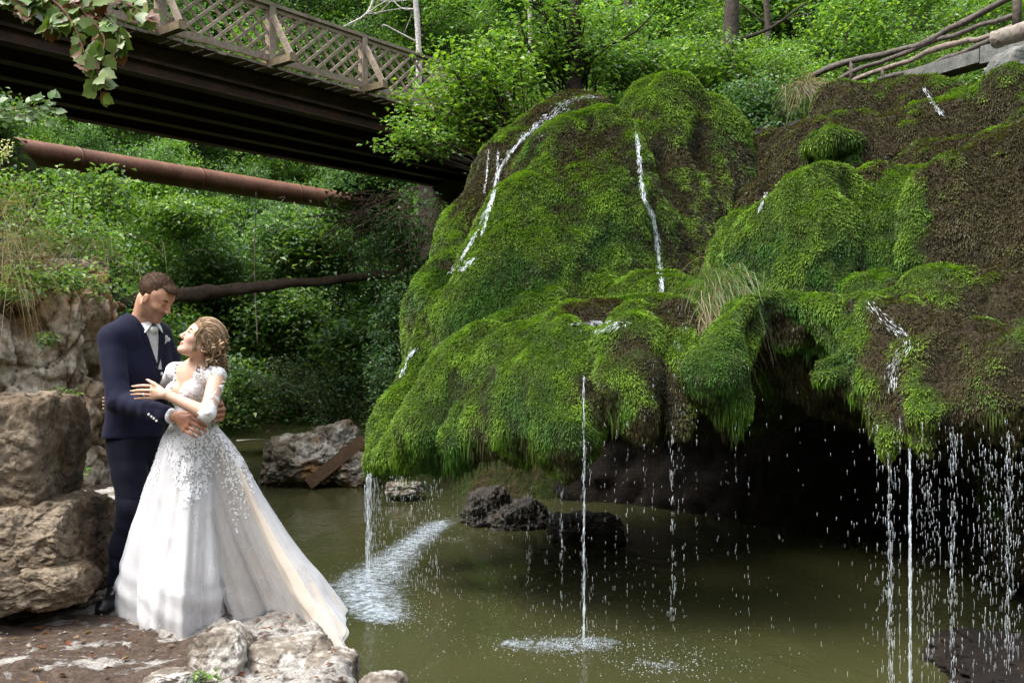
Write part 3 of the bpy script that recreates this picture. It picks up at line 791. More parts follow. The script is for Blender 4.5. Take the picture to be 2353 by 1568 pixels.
# ================================================================== ledge the couple stand on
LED = [(-.35, 2.5), (-.45, 3.6), (-.62, 4.3), (-.80, 4.75), (-.98, 5.15), (-1.25, 5.7), (-1.55, 6.4), (-2.0, 7.5), (-2.6, 9.0), (-3.3, 10.6), (-7, 10.8), (-7, 2.5)]
xs = np.arange(-6.5, .3, .03); ys = np.arange(2.6, 11.2, .03)
X, Y = np.meshgrid(xs, ys, indexing='ij')
e = np.stack([X, Y, 0 * X], -1)
s_ = -sdist_poly(X + .06 * vnoise(e * 3, 2) + .03 * vnoise(e * 9, 3), Y + .06 * vnoise(e * 3 + 9, 5), LED)
Z = 1.0 - (1 - sstep(-.28, .10, s_)) * 1.7 + fbm(e, .9, 4, 8) * .05 + np.maximum(fbm(e, 2.6, 4, 12) - .12, 0) * .16 + fbm(e, 12, 2, 3) * .012
Z += sstep(.0, 1.2, -X - 2.6) * .05
shelf = sstep(.75, .1, s_ + .35 * fbm(e, 2.2, 3, 40)) * sstep(6.2, 5.0, Y)
cg = crag(np.stack([X, Y, Z], -1).reshape(-1, 3), 2.6, 77).reshape(X.shape)
Z += shelf * (.035 + cg * .05 + fbm(e, 5, 3, 41) * .03)
mb = MB(); mb.add(np.stack([X, Y, Z], -1).reshape(-1, 3), GRIDF(*X.shape), np.repeat(shelf.reshape(-1, 1), 3, 1))
m, nt, out = mat('ledge_ground'); tc = N(nt, 'ShaderNodeTexCoord'); co_ = tc.outputs['Object']
n1 = noise_node(nt, 1.9, 9, .66, co_, .3); n2 = noise_node(nt, 22, 5, .75, co_); n3 = noise_node(nt, 90, 3, .7, co_)
dirt = ramp(nt, n2.outputs[0], [(.3, (.030, .021, .015)), (.5, (.075, .052, .038)), (.72, (.13, .095, .072))]).outputs[0]
rockc = ramp(nt, n2.outputs[0], [(.3, (.12, .10, .08)), (.6, (.40, .38, .35))]).outputs[0]
geo = N(nt, 'ShaderNodeNewGeometry'); sx = N(nt, 'ShaderNodeSeparateXYZ'); nt.links.new(geo.outputs['Position'], sx.inputs[0])
gx = N(nt, 'ShaderNodeMapRange', _in={1: 4.1, 2: 5.2, 3: -.015, 4: .05}); nt.links.new(sx.outputs[1], gx.inputs[0])
ad = N(nt, 'ShaderNodeMath', operation='ADD'); nt.links.new(n1.outputs[0], ad.inputs[0]); nt.links.new(gx.outputs[0], ad.inputs[1])
vs_ = N(nt, 'ShaderNodeVertexColor', layer_name='Col'); a3 = N(nt, 'ShaderNodeMath', operation='MULTIPLY_ADD', _in={1: .14}); nt.links.new(vs_.outputs[0], a3.inputs[0]); nt.links.new(ad.outputs[0], a3.inputs[2])
rm = ramp(nt, a3.outputs[0], [(.545, (0, 0, 0)), (.575, (1, 1, 1))])
c = mixc(nt, rm.outputs[0], dirt, rockc)
c = mixc(nt, 1., c, ramp(nt, n3.outputs[0], [(.3, (.6,) * 3), (.7, (1.3,) * 3)]).outputs[0], 'MULTIPLY')
principled(nt, out, c, .9, .2, bump(nt, n3.outputs[0], .7, .006, bump(nt, n2.outputs[0], .8, .03, bump(nt, rm.outputs[0], .6, .02))))
mb.obj('ledge', m, kind='structure', label='dirt and pale rock ledge beside the pool')

def pebbles(name, n, cx, cy, sx_, sy_, r, mt, label, z=1.0):
    mb = MB(); D_, Q_ = cube_sphere(3); g = np.random.default_rng(n)
    for i in range(n):
        x = cx + g.normal(0, sx_); y = cy + g.normal(0, sy_); rr = r * g.uniform(.3, 1.3)
        if sdist_poly(np.array([x]), np.array([y]), LED)[0] > -.08: continue
        q = D_ * np.array([1, g.uniform(.6, 1), .55]) * (1 + .22 * vnoise(D_ * 2 + i, i))[:, None] * rr
        mb.add(q + [x, y, z + .01], Q_, g.uniform(.5, 1.1) * np.array([.22, .19, .16]))
    return mb.obj(name, mt, None, True, kind='stuff', label=label)
pebbles('gravel', 420, -1.6, 4.6, .9, .9, .009, vcol_mat('pebble', .85, .2, 40, .5, .003, .3), 'small stones and gravel scattered over the ledge')
# leaf litter
mb = MB(); g = np.random.default_rng(5); n = 1100; p = np.stack([g.uniform(-3.6, -.5, n), g.uniform(3.6, 8.5, n), 0 * g.uniform(0, 1, n)], 1)
ok = sdist_poly(p[:, 0], p[:, 1], LED) < -.08; p = p[ok]; n = len(p)
ix = np.clip(((p[:, 0] + 6.5) / .03).astype(int), 0, X.shape[0] - 1); iy = np.clip(((p[:, 1] - 2.6) / .03).astype(int), 0, X.shape[1] - 1); p[:, 2] = Z[ix, iy] + .012
az = g.uniform(0, 6.28, n); LC = np.array([(.20, .06, .025), (.13, .06, .03), (.26, .13, .07), (.08, .04, .02), (.30, .20, .12)])
kites(mb, p, np.stack([np.cos(az), np.sin(az), g.normal(0, .12, n)], 1), np.stack([g.normal(0, .3, n), g.normal(0, .3, n), np.ones(n)], 1), g.uniform(.015, .06, n), g.uniform(.01, .04, n), LC[g.integers(0, 5, n)] * g.uniform(.6, 1.1, n)[:, None], fold=.1)
mb.obj('leaf_litter', M_LEAFN, None, False, kind='stuff', label='fallen brown leaves on the ledge')

# ================================================================== rocks by the path
RK = [
 ('boulder', M_BROCK, (12, 1120, 5.45), (.49, .55, .72), 11, .06, .30, 'tall cracked brown boulder at the left edge, as high as the groom\'s waist', 'boulders beside the path'),
 ('boulder', M_BROCK, (58, 1255, 5.30), (.47, .5, .35), 28, .07, .26, 'wide brown block bulging from the base of the tall cracked boulder', 'boulders beside the path'),
 ('boulder', M_BROCK, (135, 1338, 5.05), (.20, .24, .135), 12, .07, .20, 'low square brown block at the foot of the boulders, nearest the groom\'s shoe', 'boulders beside the path'),
 ('boulder', M_BROCK, (10, 1345, 4.95), (.2, .24, .15), 27, .08, .12, 'dark low block left of the square block at the picture edge', 'boulders beside the path'),
 ('flat_rock', M_PALE, (215, 1175, 8.3), (.42, .9, .16), 15, .12, .12, 'pale flat rock on the path behind the groom\'s knees', None),
 ('flat_rock', M_PALE, (222, 1270, 6.6), (.2, .35, .08), 16, .12, .12, 'small pale rock on the path behind the groom\'s calves', None),
 ('ledge_rock', M_PALE, (507, 1535, 4.38), (.16, .22, .22), 17, .07, .2, 'rounded pale rock at the ledge edge below the front of the dress', 'rocks at the edge of the ledge'),
 ('ledge_rock', M_PALE, (665, 1545, 4.42), (.23, .24, .17), 18, .07, .22, 'broad cracked pale rock at the ledge edge below the train', 'rocks at the edge of the ledge'),
 ('ledge_rock', M_PALE, (760, 1562, 4.38), (.13, .22, .15), 19, .07, .2, 'pale rock at the far right corner of the ledge under the tip of the train', 'rocks at the edge of the ledge'),
 ('ledge_rock', M_PALE, (860, 1592, 4.15), (.13, .2, .06), 20, .15, .1, 'flat pale rock half in the water at the bottom of the picture', 'rocks at the edge of the ledge'),
 ('ledge_rock', M_PALE, (400, 1560, 4.0), (.13, .12, .04), 21, .15, .1, 'small flat pale rock in the dirt at the bottom of the picture', 'rocks at the edge of the ledge'),
 ('river_boulder', M_ROCK, (690, 1065, 17.0), (.72, .7, .52), 22, .13, .08, 'grey boulder in the river left of the leaning plank', 'boulders in the river'),
 ('river_boulder', M_ROCK, (770, 1025, 17.6), (.50, .5, .50), 23, .13, .08, 'taller grey boulder behind the leaning plank', 'boulders in the river'),
 ('river_boulder', M_ROCK, (818, 1082, 16.8), (.42, .4, .32), 24, .13, .08, 'grey boulder at the foot of the mossy dome right of the plank', 'boulders in the river'),
 ('river_boulder', M_ROCK, (930, 1118, 15.3), (.3, .3, .13), 25, .13, .08, 'low pale stones under the left rim of the mossy dome', 'boulders in the river'),
]
for nm, mt, q, r, sd_, ro, bx, lab, grp in RK:
    rock(nm, mt, W(*q), r, sd_, 84 if q[2] < 10 and max(r) > .3 else 44, ro, boxy=bx, label=lab, cat='rock' if nm != 'rock_wall' else 'rock wall', group=grp)
# the limestone face behind the groom: a craggy wall that turns back along the river
wl = spline([(-6.6, 7.2, 0), (-5.2, 8.2, 0), (-4.2, 8.9, 0), (-3.75, 9.35, 0), (-3.85, 10.0, 0), (-4.5, 11.2, 0), (-5.2, 12.5, 0)], 300)
tg = nrm(np.gradient(wl, axis=0)); nr = np.stack([tg[:, 1], -tg[:, 0], 0 * tg[:, 0]], 1)
hh = np.linspace(.6, 3.6, 150); U_, H_ = np.meshgrid(np.arange(300), hh, indexing='ij')
Pw = wl[U_.ravel()] + np.stack([0 * U_.ravel(), 0 * U_.ravel(), H_.ravel()], 1).astype(float)
top_ = 2.98 + .25 * vnoise(Pw * [1.1, 1.1, 0], 5); ov = np.maximum(Pw[:, 2] - top_, 0)
Pw = Pw + nr[U_.ravel()] * (crag(Pw * [1, 1, .6], 1.1, 3) * .24 + fbm(Pw, .8, 3, 8) * .22 + fbm(Pw, 9, 3, 4) * .035 - (Pw[:, 2] - 1.2) * .14 - ov * 2.6)[:, None]; Pw[:, 2] -= ov * .7
mb = MB(); mb.add(Pw, GRIDF(300, 150)); mb.obj('rock_wall', M_CLIFF, label='tall craggy tan and grey limestone face behind the groom', cat='rock wall')
mb = MB(); a = W(708, 1112, 16.3); b = W(836, 1008, 16.6); bar(mb, a, b, .20, .045, up=(.3, -1, .4), c=(.30, .22, .16)); mb.obj('driftwood_plank', M_WOOD, None, False, label='brown plank leaning against the river boulders', cat='plank')
mb = MB(); tube(mb, spline([W(545, 1012, 22), W(600, 1009, 21.6), W(640, 1016, 21)], 12), np.linspace(.03, .015, 12), 6, c=(.5, .46, .42)); mb.obj('dead_branch', M_BARK, label='pale dead branch lying at the far water line', cat='branch')

# ================================================================== plants
def bush(name, q, r, n, ls, cols, label, cat='shrub', group=None, stems=6, base=None, seed=0, droop=.35, w=.62, stem_r=.02, layered=.5, barkc=(.09, .07, .05)):
    g = np.random.default_rng(seed + 100); c = W(*q); r = np.asarray(r, float)
    b = c - [0, 0, r[2]] if base is None else np.asarray(base, float)
    root = thing(name, b, label, cat, group)
    nt_ = max(4, n // 20); u = nrm(g.normal(size=(nt_, 3))) * (g.random((nt_, 1)) ** .45)
    u = u * (1 + .25 * vnoise(u * 2 + seed, seed))[:, None]
    P = c + u * r; P[:, 2] += r[2] * .12 * g.normal(0, 1, nt_)
    wd = MB()
    for k in range(stems):
        e = P[g.integers(0, nt_)]; m_ = (b + e) / 2 + g.normal(0, .12, 3) * r
        tube(wd, spline([b + g.normal(0, .03, 3), m_, e], 8), stem_r * np.linspace(1, .3, 8), 5, c=barkc, cap=False)
    for k in range(0, nt_, 3):
        e = P[k]; s0 = b + (e - b) * g.uniform(.35, .75) + g.normal(0, .05, 3) * r
        tube(wd, spline([s0, (s0 + e) / 2 + g.normal(0, .04, 3), e], 5), stem_r * .3, 3, c=barkc, cap=False)
    tr = r * .16 + ls
    Q = np.repeat(P, 20, axis=0) + g.normal(0, 1, (nt_ * 20, 3)) * tr * np.array([1, 1, 1 - .7 * layered]) * .7
    cr = MB(); spread_leaves(cr, Q, ls, cols, g, droop, w=w)
    wd.obj('stems', M_BARK, root); cr.obj('foliage', M_LEAFN, root, False)
    return root

# tree kinds for the hillsides (prototypes modelled round the origin)
KINDS = []
for (nm, lab, a) in [
    ('beech_tree', 'tall leafy beech tree on the wooded hillside', dict(seed=1, h=11, stems=1, trunk_r=.14, lo=.12, R=2.7, nl=9500, ls=.21, cols=GREENS, nlimb=30, layered=.8)),
    ('young_tree', 'young broadleaf tree on the wooded hillside', dict(seed=2, h=6.5, stems=1, trunk_r=.07, lo=.08, R=1.7, nl=6500, ls=.18, cols=GREENS + COOL, nlimb=26, layered=.75)),
    ('lime_tree', 'yellow-green broadleaf tree on the wooded hillside', dict(seed=3, h=8.5, stems=1, trunk_r=.10, lo=.1, R=2.2, nl=8000, ls=.20, cols=YGREENS + GREENS[:2], nlimb=28, layered=.8)),
    ('forest_shrub', 'leafy shrub of the forest undergrowth', dict(seed=4, h=2.4, stems=5, trunk_r=.025, lo=.15, R=1.2, nl=3600, ls=.12, cols=GREENS + YGREENS + COOL, nlimb=26, layered=.4)),
    ('silver_tree', 'tree with cool silvery green leaves on the wooded hillside', dict(seed=5, h=8, stems=2, trunk_r=.08, lo=.08, R=2.0, nl=8000, ls=.18, cols=COOL, nlimb=28, layered=.6)),
    ('dark_tree', 'dark green bushy tree on the wooded hillside', dict(seed=6, h=7, stems=3, trunk_r=.07, lo=.1, R=1.9, nl=8000, ls=.12, cols=DARKG + GREENS[:2], nlimb=28, layered=.5))]:
    wd, cr = plant_proto(**a)
    for c_ in wd.c: c_[:] = (.11, .095, .08)
    r_ = link(nm, None, None, (0, 0, 0), lab, 'tree' if 'tree' in nm else 'shrub', nm.replace('_', ' ') + 's of the gorge')
    wd.obj('trunk' if 'tree' in nm else 'stems', M_BARK, r_); cr.obj('crown' if 'tree' in nm else 'foliage', M_LEAF, r_, False)
    KINDS.append([r_, False, lab])
def put(k, x, y, sc=1.0, rz=None, z=None, label=None):
    r_, used, lab = KINDS[k]
    z = float(terr(np.array([x]), np.array([y]))[0]) - .1 if z is None else z
    rz = random.uniform(0, 6.28) if rz is None else rz
    if not used: r_.location = (x, y, z); r_.rotation_euler = (0, 0, rz); r_.scale = (sc,) * 3; KINDS[k][1] = True; o = r_
    else: o = copy_tree(r_, (x, y, z), rz, sc)
    o['label'] = label or lab
    return o
def bside(x, y): return (np.array([x, y, 0]) - np.array([-4.255, 17.5, 0])) @ BN   # offset beyond the near edge of the bridge
random.seed(11)
def scatter(cnt, kinds, d0, d1, p0, p1, mind, scr=(.8, 1.25), cond=None, seen=[]):
    k = 0; tries = 0; loc = []
    while k < cnt and tries < cnt * 60:
        tries += 1
        d = d0 + (d1 - d0) * random.random() ** .8; px = random.uniform(p0, p1); x = (px - 1176) / F * d
        if sdist_poly(np.array([x]), np.array([d]), RIV)[0] < .6: continue
        if cond and not cond(x, d): continue
        if any((x - a) ** 2 + (d - b) ** 2 < mind * mind for a, b in loc): continue
        loc.append((x, d)); put(random.choice(kinds), x, d, random.uniform(*scr)); k += 1
far = lambda x, y: bside(x, y) > 6.8 and not (x > -2 and y < 19.5)
scatter(56, [0, 1, 2, 4, 2, 1, 4], 33, 50, -60, 1250, 1.9, (.7, 1.05), far)
scatter(40, [0, 1, 2, 4, 5], 21, 46, 1000, 2450, 2.0, (.75, 1.1), lambda x, y: far(x, y) and (x < -1 or y > 20.5))
scatter(34, [0, 2, 0, 5], 44, 78, -100, 2500, 3.2, (1.2, 1.7), far)
scatter(70, [3], 25.3, 34, 100, 1000, .85, (.7, 1.1), lambda x, y: bside(x, y) > 5)
scatter(26, [4, 2, 1, 4], 26, 33, 150, 1000, 1.5, (.38, .6), lambda x, y: bside(x, y) > 5)
scatter(34, [3], 16.2, 24, 1250, 2420, .9, (.5, .9), lambda x, y: x > -.5 and y > 16)
# undergrowth
g = np.random.default_rng(21); n = 150000
d = g.uniform(0, 1, n) ** 1.3 * 42 + 9; px = g.uniform(-80, 2430, n); x = (px - 1176) / F * d
ok = (sdist_poly(x, d, RIV) > .35); x = x[ok]; d = d[ok]
ok = ~((x > -4.2) & (d < 10.8)); x = x[ok]; d = d[ok]
dens = fbm(np.stack([x, d, 0 * x], -1), .8, 3, 44); ok = dens > .04; x = x[ok]; d = d[ok]
z = terr(x, d) + g.uniform(0, .45, len(x)) * (1 + d / 60)
mb = MB(); spread_leaves(mb, np.stack([x, d, z], 1), .10 + d * .0026, GREENS + COOL, g)
mb.obj('undergrowth', M_LEAF, None, False, kind='stuff', label='leafy ground cover on the wooded slopes')

# left bank shrubs over the limestone face
for i, (q, r, n, ls, cols, lab) in enumerate([
    ((40, 560, 9.4), (.9, .6, .30), 2200, .05, DARKG + GREENS, 'low dark shrub growing on top of the limestone face'),
    ((175, 560, 10.2), (.42, .5, .42), 1900, .055, YGREENS, 'bright green shrub hanging over the right end of the limestone face'),
    ((40, 460, 10.6), (.75, .6, .33), 2200, .06, YGREENS + GREENS, 'bright leafy shrub right below the left end of the pipe'),
    ((-10, 262, 12.5), (.6, .6, .25), 1400, .07, COOL + YGREENS, 'grey-green shrub above the left end of the pipe'),
    ((215, 470, 12.6), (.5, .5, .55), 1300, .09, GREENS + YGREENS, 'green shrub beneath the pipe left of the bare hillside gap'),
    ((250, 640, 11.5), (.4, .5, .6), 2000, .06, GREENS + DARKG, 'dark shrub behind the groom\'s head, left of the fallen trunk'),
    ((270, 820, 12.5), (.3, .4, .7), 1700, .06, GREENS + DARKG, 'shrub at the water behind the groom\'s shoulder'),
    ((375, 820, 15.5), (.5, .5, .9), 1500, .125, YGREENS + COOL, 'leafy shrub between the two heads of the couple'),
    ((560, 900, 21.5), (.9, .6, .7), 1700, .14, COOL + YGREENS, 'shrub at the far shore right of the bride'),
    ((660, 880, 20.5), (.75, .6, .55), 2600, .07, DARKG + [(.10, .085, .03)], 'rounded brownish shrub mound above the river boulders'),
    ((775, 900, 19.5), (.75, .6, .65), 2600, .08, DARKG + [(.10, .085, .03)], 'dark shrub mound above the leaning plank'),
    ((800, 790, 19.8), (.7, .6, .8), 1800, .14, COOL + YGREENS, 'bright shrub left of the mossy dome under the fallen trunk'),
    ((905, 760, 17.5), (.5, .5, 1.0), 2600, .08, DARKG, 'dark shrub in the shade against the left flank of the dome'),
    ((930, 560, 19.0), (.8, .6, .9), 2800, .09, DARKG, 'dark shrub under the end of the bridge'),
    ((840, 480, 23.5), (.9, .7, .6), 1600, .15, GREENS + COOL, 'light green shrub in front of the right end of the pipe'),
    ((890, 880, 16.2), (.3, .4, .7), 1700, .06, DARKG, 'small dark shrub beside the lower left rim of the dome'),
    ((1730, 250, 15.2), (.62, .5, .5), 2600, .085, DARKG + COOL, 'dark broad-leaved shrub in the gap between dome and cliff'),
    ((1640, 160, 16.5), (.7, .5, .5), 1700, .11, GREENS + YGREENS, 'leafy shrub right behind the top of the dome'),
    ((1790, 180, 16.0), (.5, .5, .6), 2200, .06, GREENS + YGREENS, 'shrub at the left end of the log railing'),
    ((1450, 150, 17.0), (.9, .5, .4), 1700, .12, GREENS, 'dark low shrub behind the saddle of the dome'),
    ((480, 620, 26.0), (1.3, .8, .9), 2400, .17, COOL + GREENS, 'light silvery foliage beyond the fallen trunk, right above the groom\'s head'),
    ((700, 560, 27.0), (1.5, .8, 1.0), 2600, .18, YGREENS + COOL, 'light foliage under the right half of the pipe'),
    ((420, 500, 25.0), (1.1, .8, .6), 1900, .16, YGREENS + GREENS, 'light foliage under the left half of the pipe'),
    ((640, 730, 25.5), (1.3, .8, .8), 2200, .16, COOL + YGREENS, 'light foliage below the fallen trunk right of the bride'),
    ((1500, 60, 21.0), (1.5, .9, .9), 2000, .18, YGREENS, 'yellow-green sprays above the saddle of the dome'),
    ((1800, 40, 22.0), (1.5, .9, .8), 2000, .18, YGREENS + COOL, 'yellow-green sprays left of the log railing'),
    ((2050, 60, 24.0), (1.6, .9, .9), 2200, .19, COOL + YGREENS, 'pale sprays behind the log railing'),
    ((1780, 320, 14.3), (.35, .3, .3), 700, .06, DARKG, 'sparse shrub low in the gully between dome and cliff'),
]):
    bush('riverside_shrub', q, r, n, ls, cols, lab, 'shrub', 'shrubs around the pool', seed=i)
for i, (q, r, n, ls, lab) in enumerate([((105, 780, 8.3), (.10, .05, .08), 90, .05, 'small green plant growing in a crack of the limestone face'), ((150, 905, 8.45), (.08, .05, .07), 70, .045, 'small plant halfway up the limestone face beside the groom\'s shoulder'),
    ((170, 1085, 7.8), (.10, .06, .06), 90, .05, 'small green plant at the foot of the limestone face'), ((455, 1556, 3.98), (.06, .05, .035), 110, .028, 'small green plant between the pale rocks at the bottom of the picture'), ((35, 665, 8.1), (.2, .1, .08), 200, .05, 'green plants trailing over the top left of the limestone face'),
    ((185, 640, 8.8), (.3, .15, .16), 420, .06, 'leafy plants spilling over the right end of the limestone face'), ((90, 628, 8.4), (.35, .15, .10), 420, .055, 'leafy plants spilling over the middle of the limestone face')]):
    bush('cliff_plant', q, r, n, ls, YGREENS + GREENS, lab, 'plant', 'small plants on the rocks', 3, seed=70 + i, stem_r=.004)
# hazel with bright leaves left of the dome top
hz = bush('hazel_bush', (1085, 215, 15.2), (1.05, .7, .95), 4200, .095, YGREENS, 'bright green hazel bush between bridge railing and dome', 'bush', None, 9, W(1200, 420, 15.2), 41, .3, .8, .035, .7, (.04, .03, .022))
bush('hazel_bush', (960, 320, 14.6), (.55, .5, .32), 1100, .075, YGREENS + GREENS, 'drooping bright green branches in front of the bridge end', 'bush', None, 5, W(1130, 400, 14.8), 42, .3, .8, .02, .7, (.04, .03, .022))
bush('hazel_bush', (1280, 110, 16.0), (1.0, .7, .85), 3400, .10, GREENS + YGREENS[:2], 'dense green bush around the dark multi-stemmed trunk', 'bush', None, 9, W(1320, 260, 16), 43, .3, .8, .04, .7, (.03, .022, .018))
def trunk(name, pts, rad, c, label, limbs=0, seed=0, mt=None):
    root = thing(name, pts[0], label, 'tree'); mb = MB(); P = spline(pts, 24); tube(mb, P, np.linspace(rad[0], rad[1], 24), 10, c=c, wob=.12, seed=seed); mb.obj('trunk', mt or M_BARK, root)
    g = np.random.default_rng(seed)
    for k in range(limbs):
        b = P[g.integers(6, 22)]; e = b + np.array([g.choice([-1, 1]) * g.uniform(.5, 1.3), g.normal(0, .3), g.uniform(.1, .7)]); mb = MB()
        tube(mb, spline([b, (b + e) / 2 + g.normal(0, .1, 3), e, e + g.normal(0, .3, 3)], 10), np.linspace(rad[1] * .35, .008, 10), 6, c=c); mb.obj('limb', mt or M_BARK, root)
    return root
trunk('dark_tree', [W(1685, 260, 17.5), W(1678, 120, 17.5), W(1683, -60, 17.6)], (.15, .12), (.05, .04, .032), 'dark straight tree trunk above the top of the dome', 2, 1)
trunk('multi_stemmed_tree', [W(1330, 260, 15.8), W(1315, 160, 15.8), W(1325, -40, 15.9)], (.17, .08), (.03, .022, .017), 'dark multi-stemmed trunk behind the dome\'s left shoulder', 5, 2)
trunk('dead_white_tree', [W(958, 260, 26.5), W(962, 120, 26.5), W(950, -60, 26.5)], (.09, .07), (.42, .40, .38), 'white dead tree trunk seen behind the end of the bridge railing', 3, 3)
trunk('dead_white_tree', [W(790, 62, 27), W(845, 28, 27), W(868, -40, 27)], (.02, .045), (.42, .40, .38), 'crooked white dead tree behind the lattice railing', 4, 4)
trunk('sapling', [W(592, 790, 24), W(585, 600, 24), W(588, 440, 24.2)], (.018, .009), (.2, .17, .13), 'slender pale sapling trunk above the bride\'s head', 3, 5)
for i, (px, w_, dd, lab) in enumerate([(1905, .06, 27, 'thin grey trunk just left of the log railing'), (2050, .10, 28, 'thick grey trunk behind the log railing'), (1555, .05, 22, 'thin grey trunk left of the dark straight trunk'),
    (1215, .06, 30, 'thin grey trunk behind the bright hazel bush'), (1850, .09, 25, 'grey trunk at the left end of the log railing'), (1440, .08, 20, 'dark trunk above the left shoulder of the dome'), (1760, .05, 19, 'slim dark trunk right of the dark straight trunk'), (2190, .07, 26, 'slim trunk behind the middle of the log railing'), (1600, .04, 24, 'very thin trunk between two dark trunks above the dome')]):
    trunk('grey_tree', [W(px, 190, dd), W(px + 4, 90, dd), W(px - 4, -80, dd)], (w_ * 1.5, w_), (.32, .3, .27) if i < 5 else (.07, .055, .045), lab, 2, 10 + i)

# brown dry twigs under the bridge end
mb = MB(); g = np.random.default_rng(61)
for k in range(60):
    a = W(g.uniform(830, 1010), g.uniform(430, 520), g.uniform(18, 20)); e = a + np.array([g.normal(-.5, .6), g.normal(0, .3), g.uniform(-1.2, .1)])
    tube(mb, spline([a, (a + e) / 2 + g.normal(0, .12, 3), e], 6), .010, 3, c=(.06, .04, .028), cap=False)
mb.obj('dry_twigs', M_BARK, label='tangle of dry brown twigs hanging under the bridge end', cat='twigs', kind='stuff')
# straw grass hanging on the left bank and on the dome
def grass(name, q, n, L, spread, cols, label, dirv=(0, 0, 1), droop=1.2, seed=0, w=.006, sd3=(.5, .4, .3)):
    g = np.random.default_rng(seed); mb = MB(); c0 = W(*q)
    for k in range(n):
        b = c0 + g.normal(0, 1, 3) * spread; d = nrm(np.asarray(dirv) + g.normal(0, 1, 3) * sd3); l = L * g.uniform(.5, 1.2)
        t = np.linspace(0, 1, 6)[:, None]; P = b + d * l * t + np.array([0, 0, -1]) * droop * l * t ** 2 * g.uniform(.4, 1.1)
        s = nrm(np.cross(nrm(np.gradient(P, axis=0)), [0.2, 1, .1])) * (w * (1 - t * .85)); c = np.asarray(cols[g.integers(0, len(cols))]) * g.uniform(.7, 1.2)
        V = np.stack([P - s, P + s], 1).reshape(-1, 3); i = np.arange(5)[:, None] * 2
        mb.add(V, np.concatenate([i, i + 1, i + 3, i + 2], 1), c)
    return mb.obj(name, M_LEAFN, None, True, label=label, cat='grass', kind='stuff')
STRAW = [(.26, .20, .10), (.34, .28, .16), (.18, .13, .06)]
grass('straw_grass', (110, 575, 9.0), 420, .24, (.34, .2, .08), [(.15, .11, .055), (.20, .155, .085), (.10, .07, .035), (.07, .11, .025), (.07, .11, .025)], 'dry straw-coloured grass drooping over the limestone face', (.25, -.5, .25), 1.1, 1, .004)
grass('grass_tuft', (1655, 665, 8.75), 380, .50, (.12, .06, .10), [(.26, .20, .10)] + [(.12, .2, .045)] * 4, 'tuft of long green and dry grass on the mossy ledge', (0, -.35, .45), 1.5, 2, .0035)
grass('grass_tuft', (1625, 740, 8.6), 160, .42, (.07, .05, .12), STRAW, 'dry grass hanging down beside the mossy arch', (0, -.6, -.3), 1.0, 3, .0035)
grass('grass_tuft', (1850, 200, 14.5), 220, .5, (.12, .1, .05), STRAW + [(.1, .13, .04)] * 2, 'grass drooping at the left end of the log railing', (.1, -.4, .2), 1.2, 4, .006)
grass('hanging_grass', (15, 560, 8.2), 160, .7, (.08, .1, .25), STRAW, 'long dry grass stems hanging at the left edge', (.1, -.3, .2), 1.5, 5, .004)

# overhanging branch, top left, close to the camera
def lobed(mb, p, d, n, L, c, tip, g):
    """broad toothed leaf with a folded midrib"""
    d = nrm(d); s = nrm(np.cross(d, n)); u = np.cross(s, d)
    T = np.array([0, .06, .18, .34, .5, .66, .82, 1.0]); Wd = np.array([.0, .24, .40, .46, .38, .30, .15, 0]) * g.uniform(.85, 1.1)
    tooth = np.array([0, .02, -.03, .03, -.035, .03, -.02, 0])
    cen = [p + d * L * t - u * L * .10 * t * t for t in T]
    lf = [c_ + s * L * (w + e) + u * L * (.12 * w) for c_, w, e in zip(cen, Wd, tooth)]; rt = [c_ - s * L * (w + e) + u * L * (.12 * w) for c_, w, e in zip(cen, Wd, tooth)]
    V = np.array(cen + lf + rt); m_ = len(T); f = []
    for i in range(m_ - 1): f += [[i, i + 1, m_ + i + 1, m_ + i], [i, 2 * m_ + i, 2 * m_ + i + 1, i + 1]]
    C = np.tile(c, (3 * m_, 1)); e_ = g.random(m_) ; C[m_:2 * m_] = np.where(e_[:, None] < tip, [.16, .05, .02], C[m_:2 * m_]); C[2 * m_:] = np.where(g.random(m_)[:, None] < tip, [.16, .05, .02], C[2 * m_:])
    mb.add(V, np.array(f), C)
ob = thing('overhanging_branch', W(150, -60, 3.6), 'leafy branch with browning leaves hanging into the top left corner', 'branch')
tw = MB(); lv = MB(); g = np.random.default_rng(77)
BR = [[(60, -60, 3.6), (180, 20, 3.5), (240, 90, 3.45), (222, 150, 3.4), (232, 215, 3.4)], [(100, -60, 3.6), (210, 10, 3.55), (262, 60, 3.5), (275, 110, 3.5)],
      [(20, -60, 3.6), (120, 0, 3.5), (170, 60, 3.45), (200, 140, 3.4)], [(200, -60, 3.6), (300, -10, 3.6), (340, 35, 3.55)], [(-20, -60, 3.5), (40, 0, 3.5), (66, 22, 3.5)], [(150, -60, 3.6), (150, 20, 3.55), (112, 62, 3.5)], [(0, -40, 3.5), (90, -10, 3.5), (270, -10, 3.5)]]
for br in BR:
    P = spline([W(*q) for q in br], 26); tube(tw, P, np.linspace(.006, .0018, 26), 5, c=(.10, .05, .035), cap=False)
    for k in range(3, 26):
        for _ in range(2):
            side = np.array([g.normal(0, 1), g.normal(0, .5), g.normal(-.9, .5)]); pp = P[k] + nrm(side) * .012
            nn = np.array([g.normal(0, .5), -1, g.normal(.35, .4)]); L = g.uniform(.035, .068)
            br_ = g.random(); c = np.array([(.12, .20, .035), (.085, .155, .028), (.15, .22, .045)][g.integers(0, 3)]) * g.uniform(.8, 1.2)
            if br_ < .16: c = np.array([.15, .055, .02])
            lobed(lv, pp, side, nn, L, c, .16, g)
tw.obj('twigs', M_BARK, ob); lv.obj('leaves', leaf_mat('branch_leaves', .2, .4, .4, 0), ob, True)
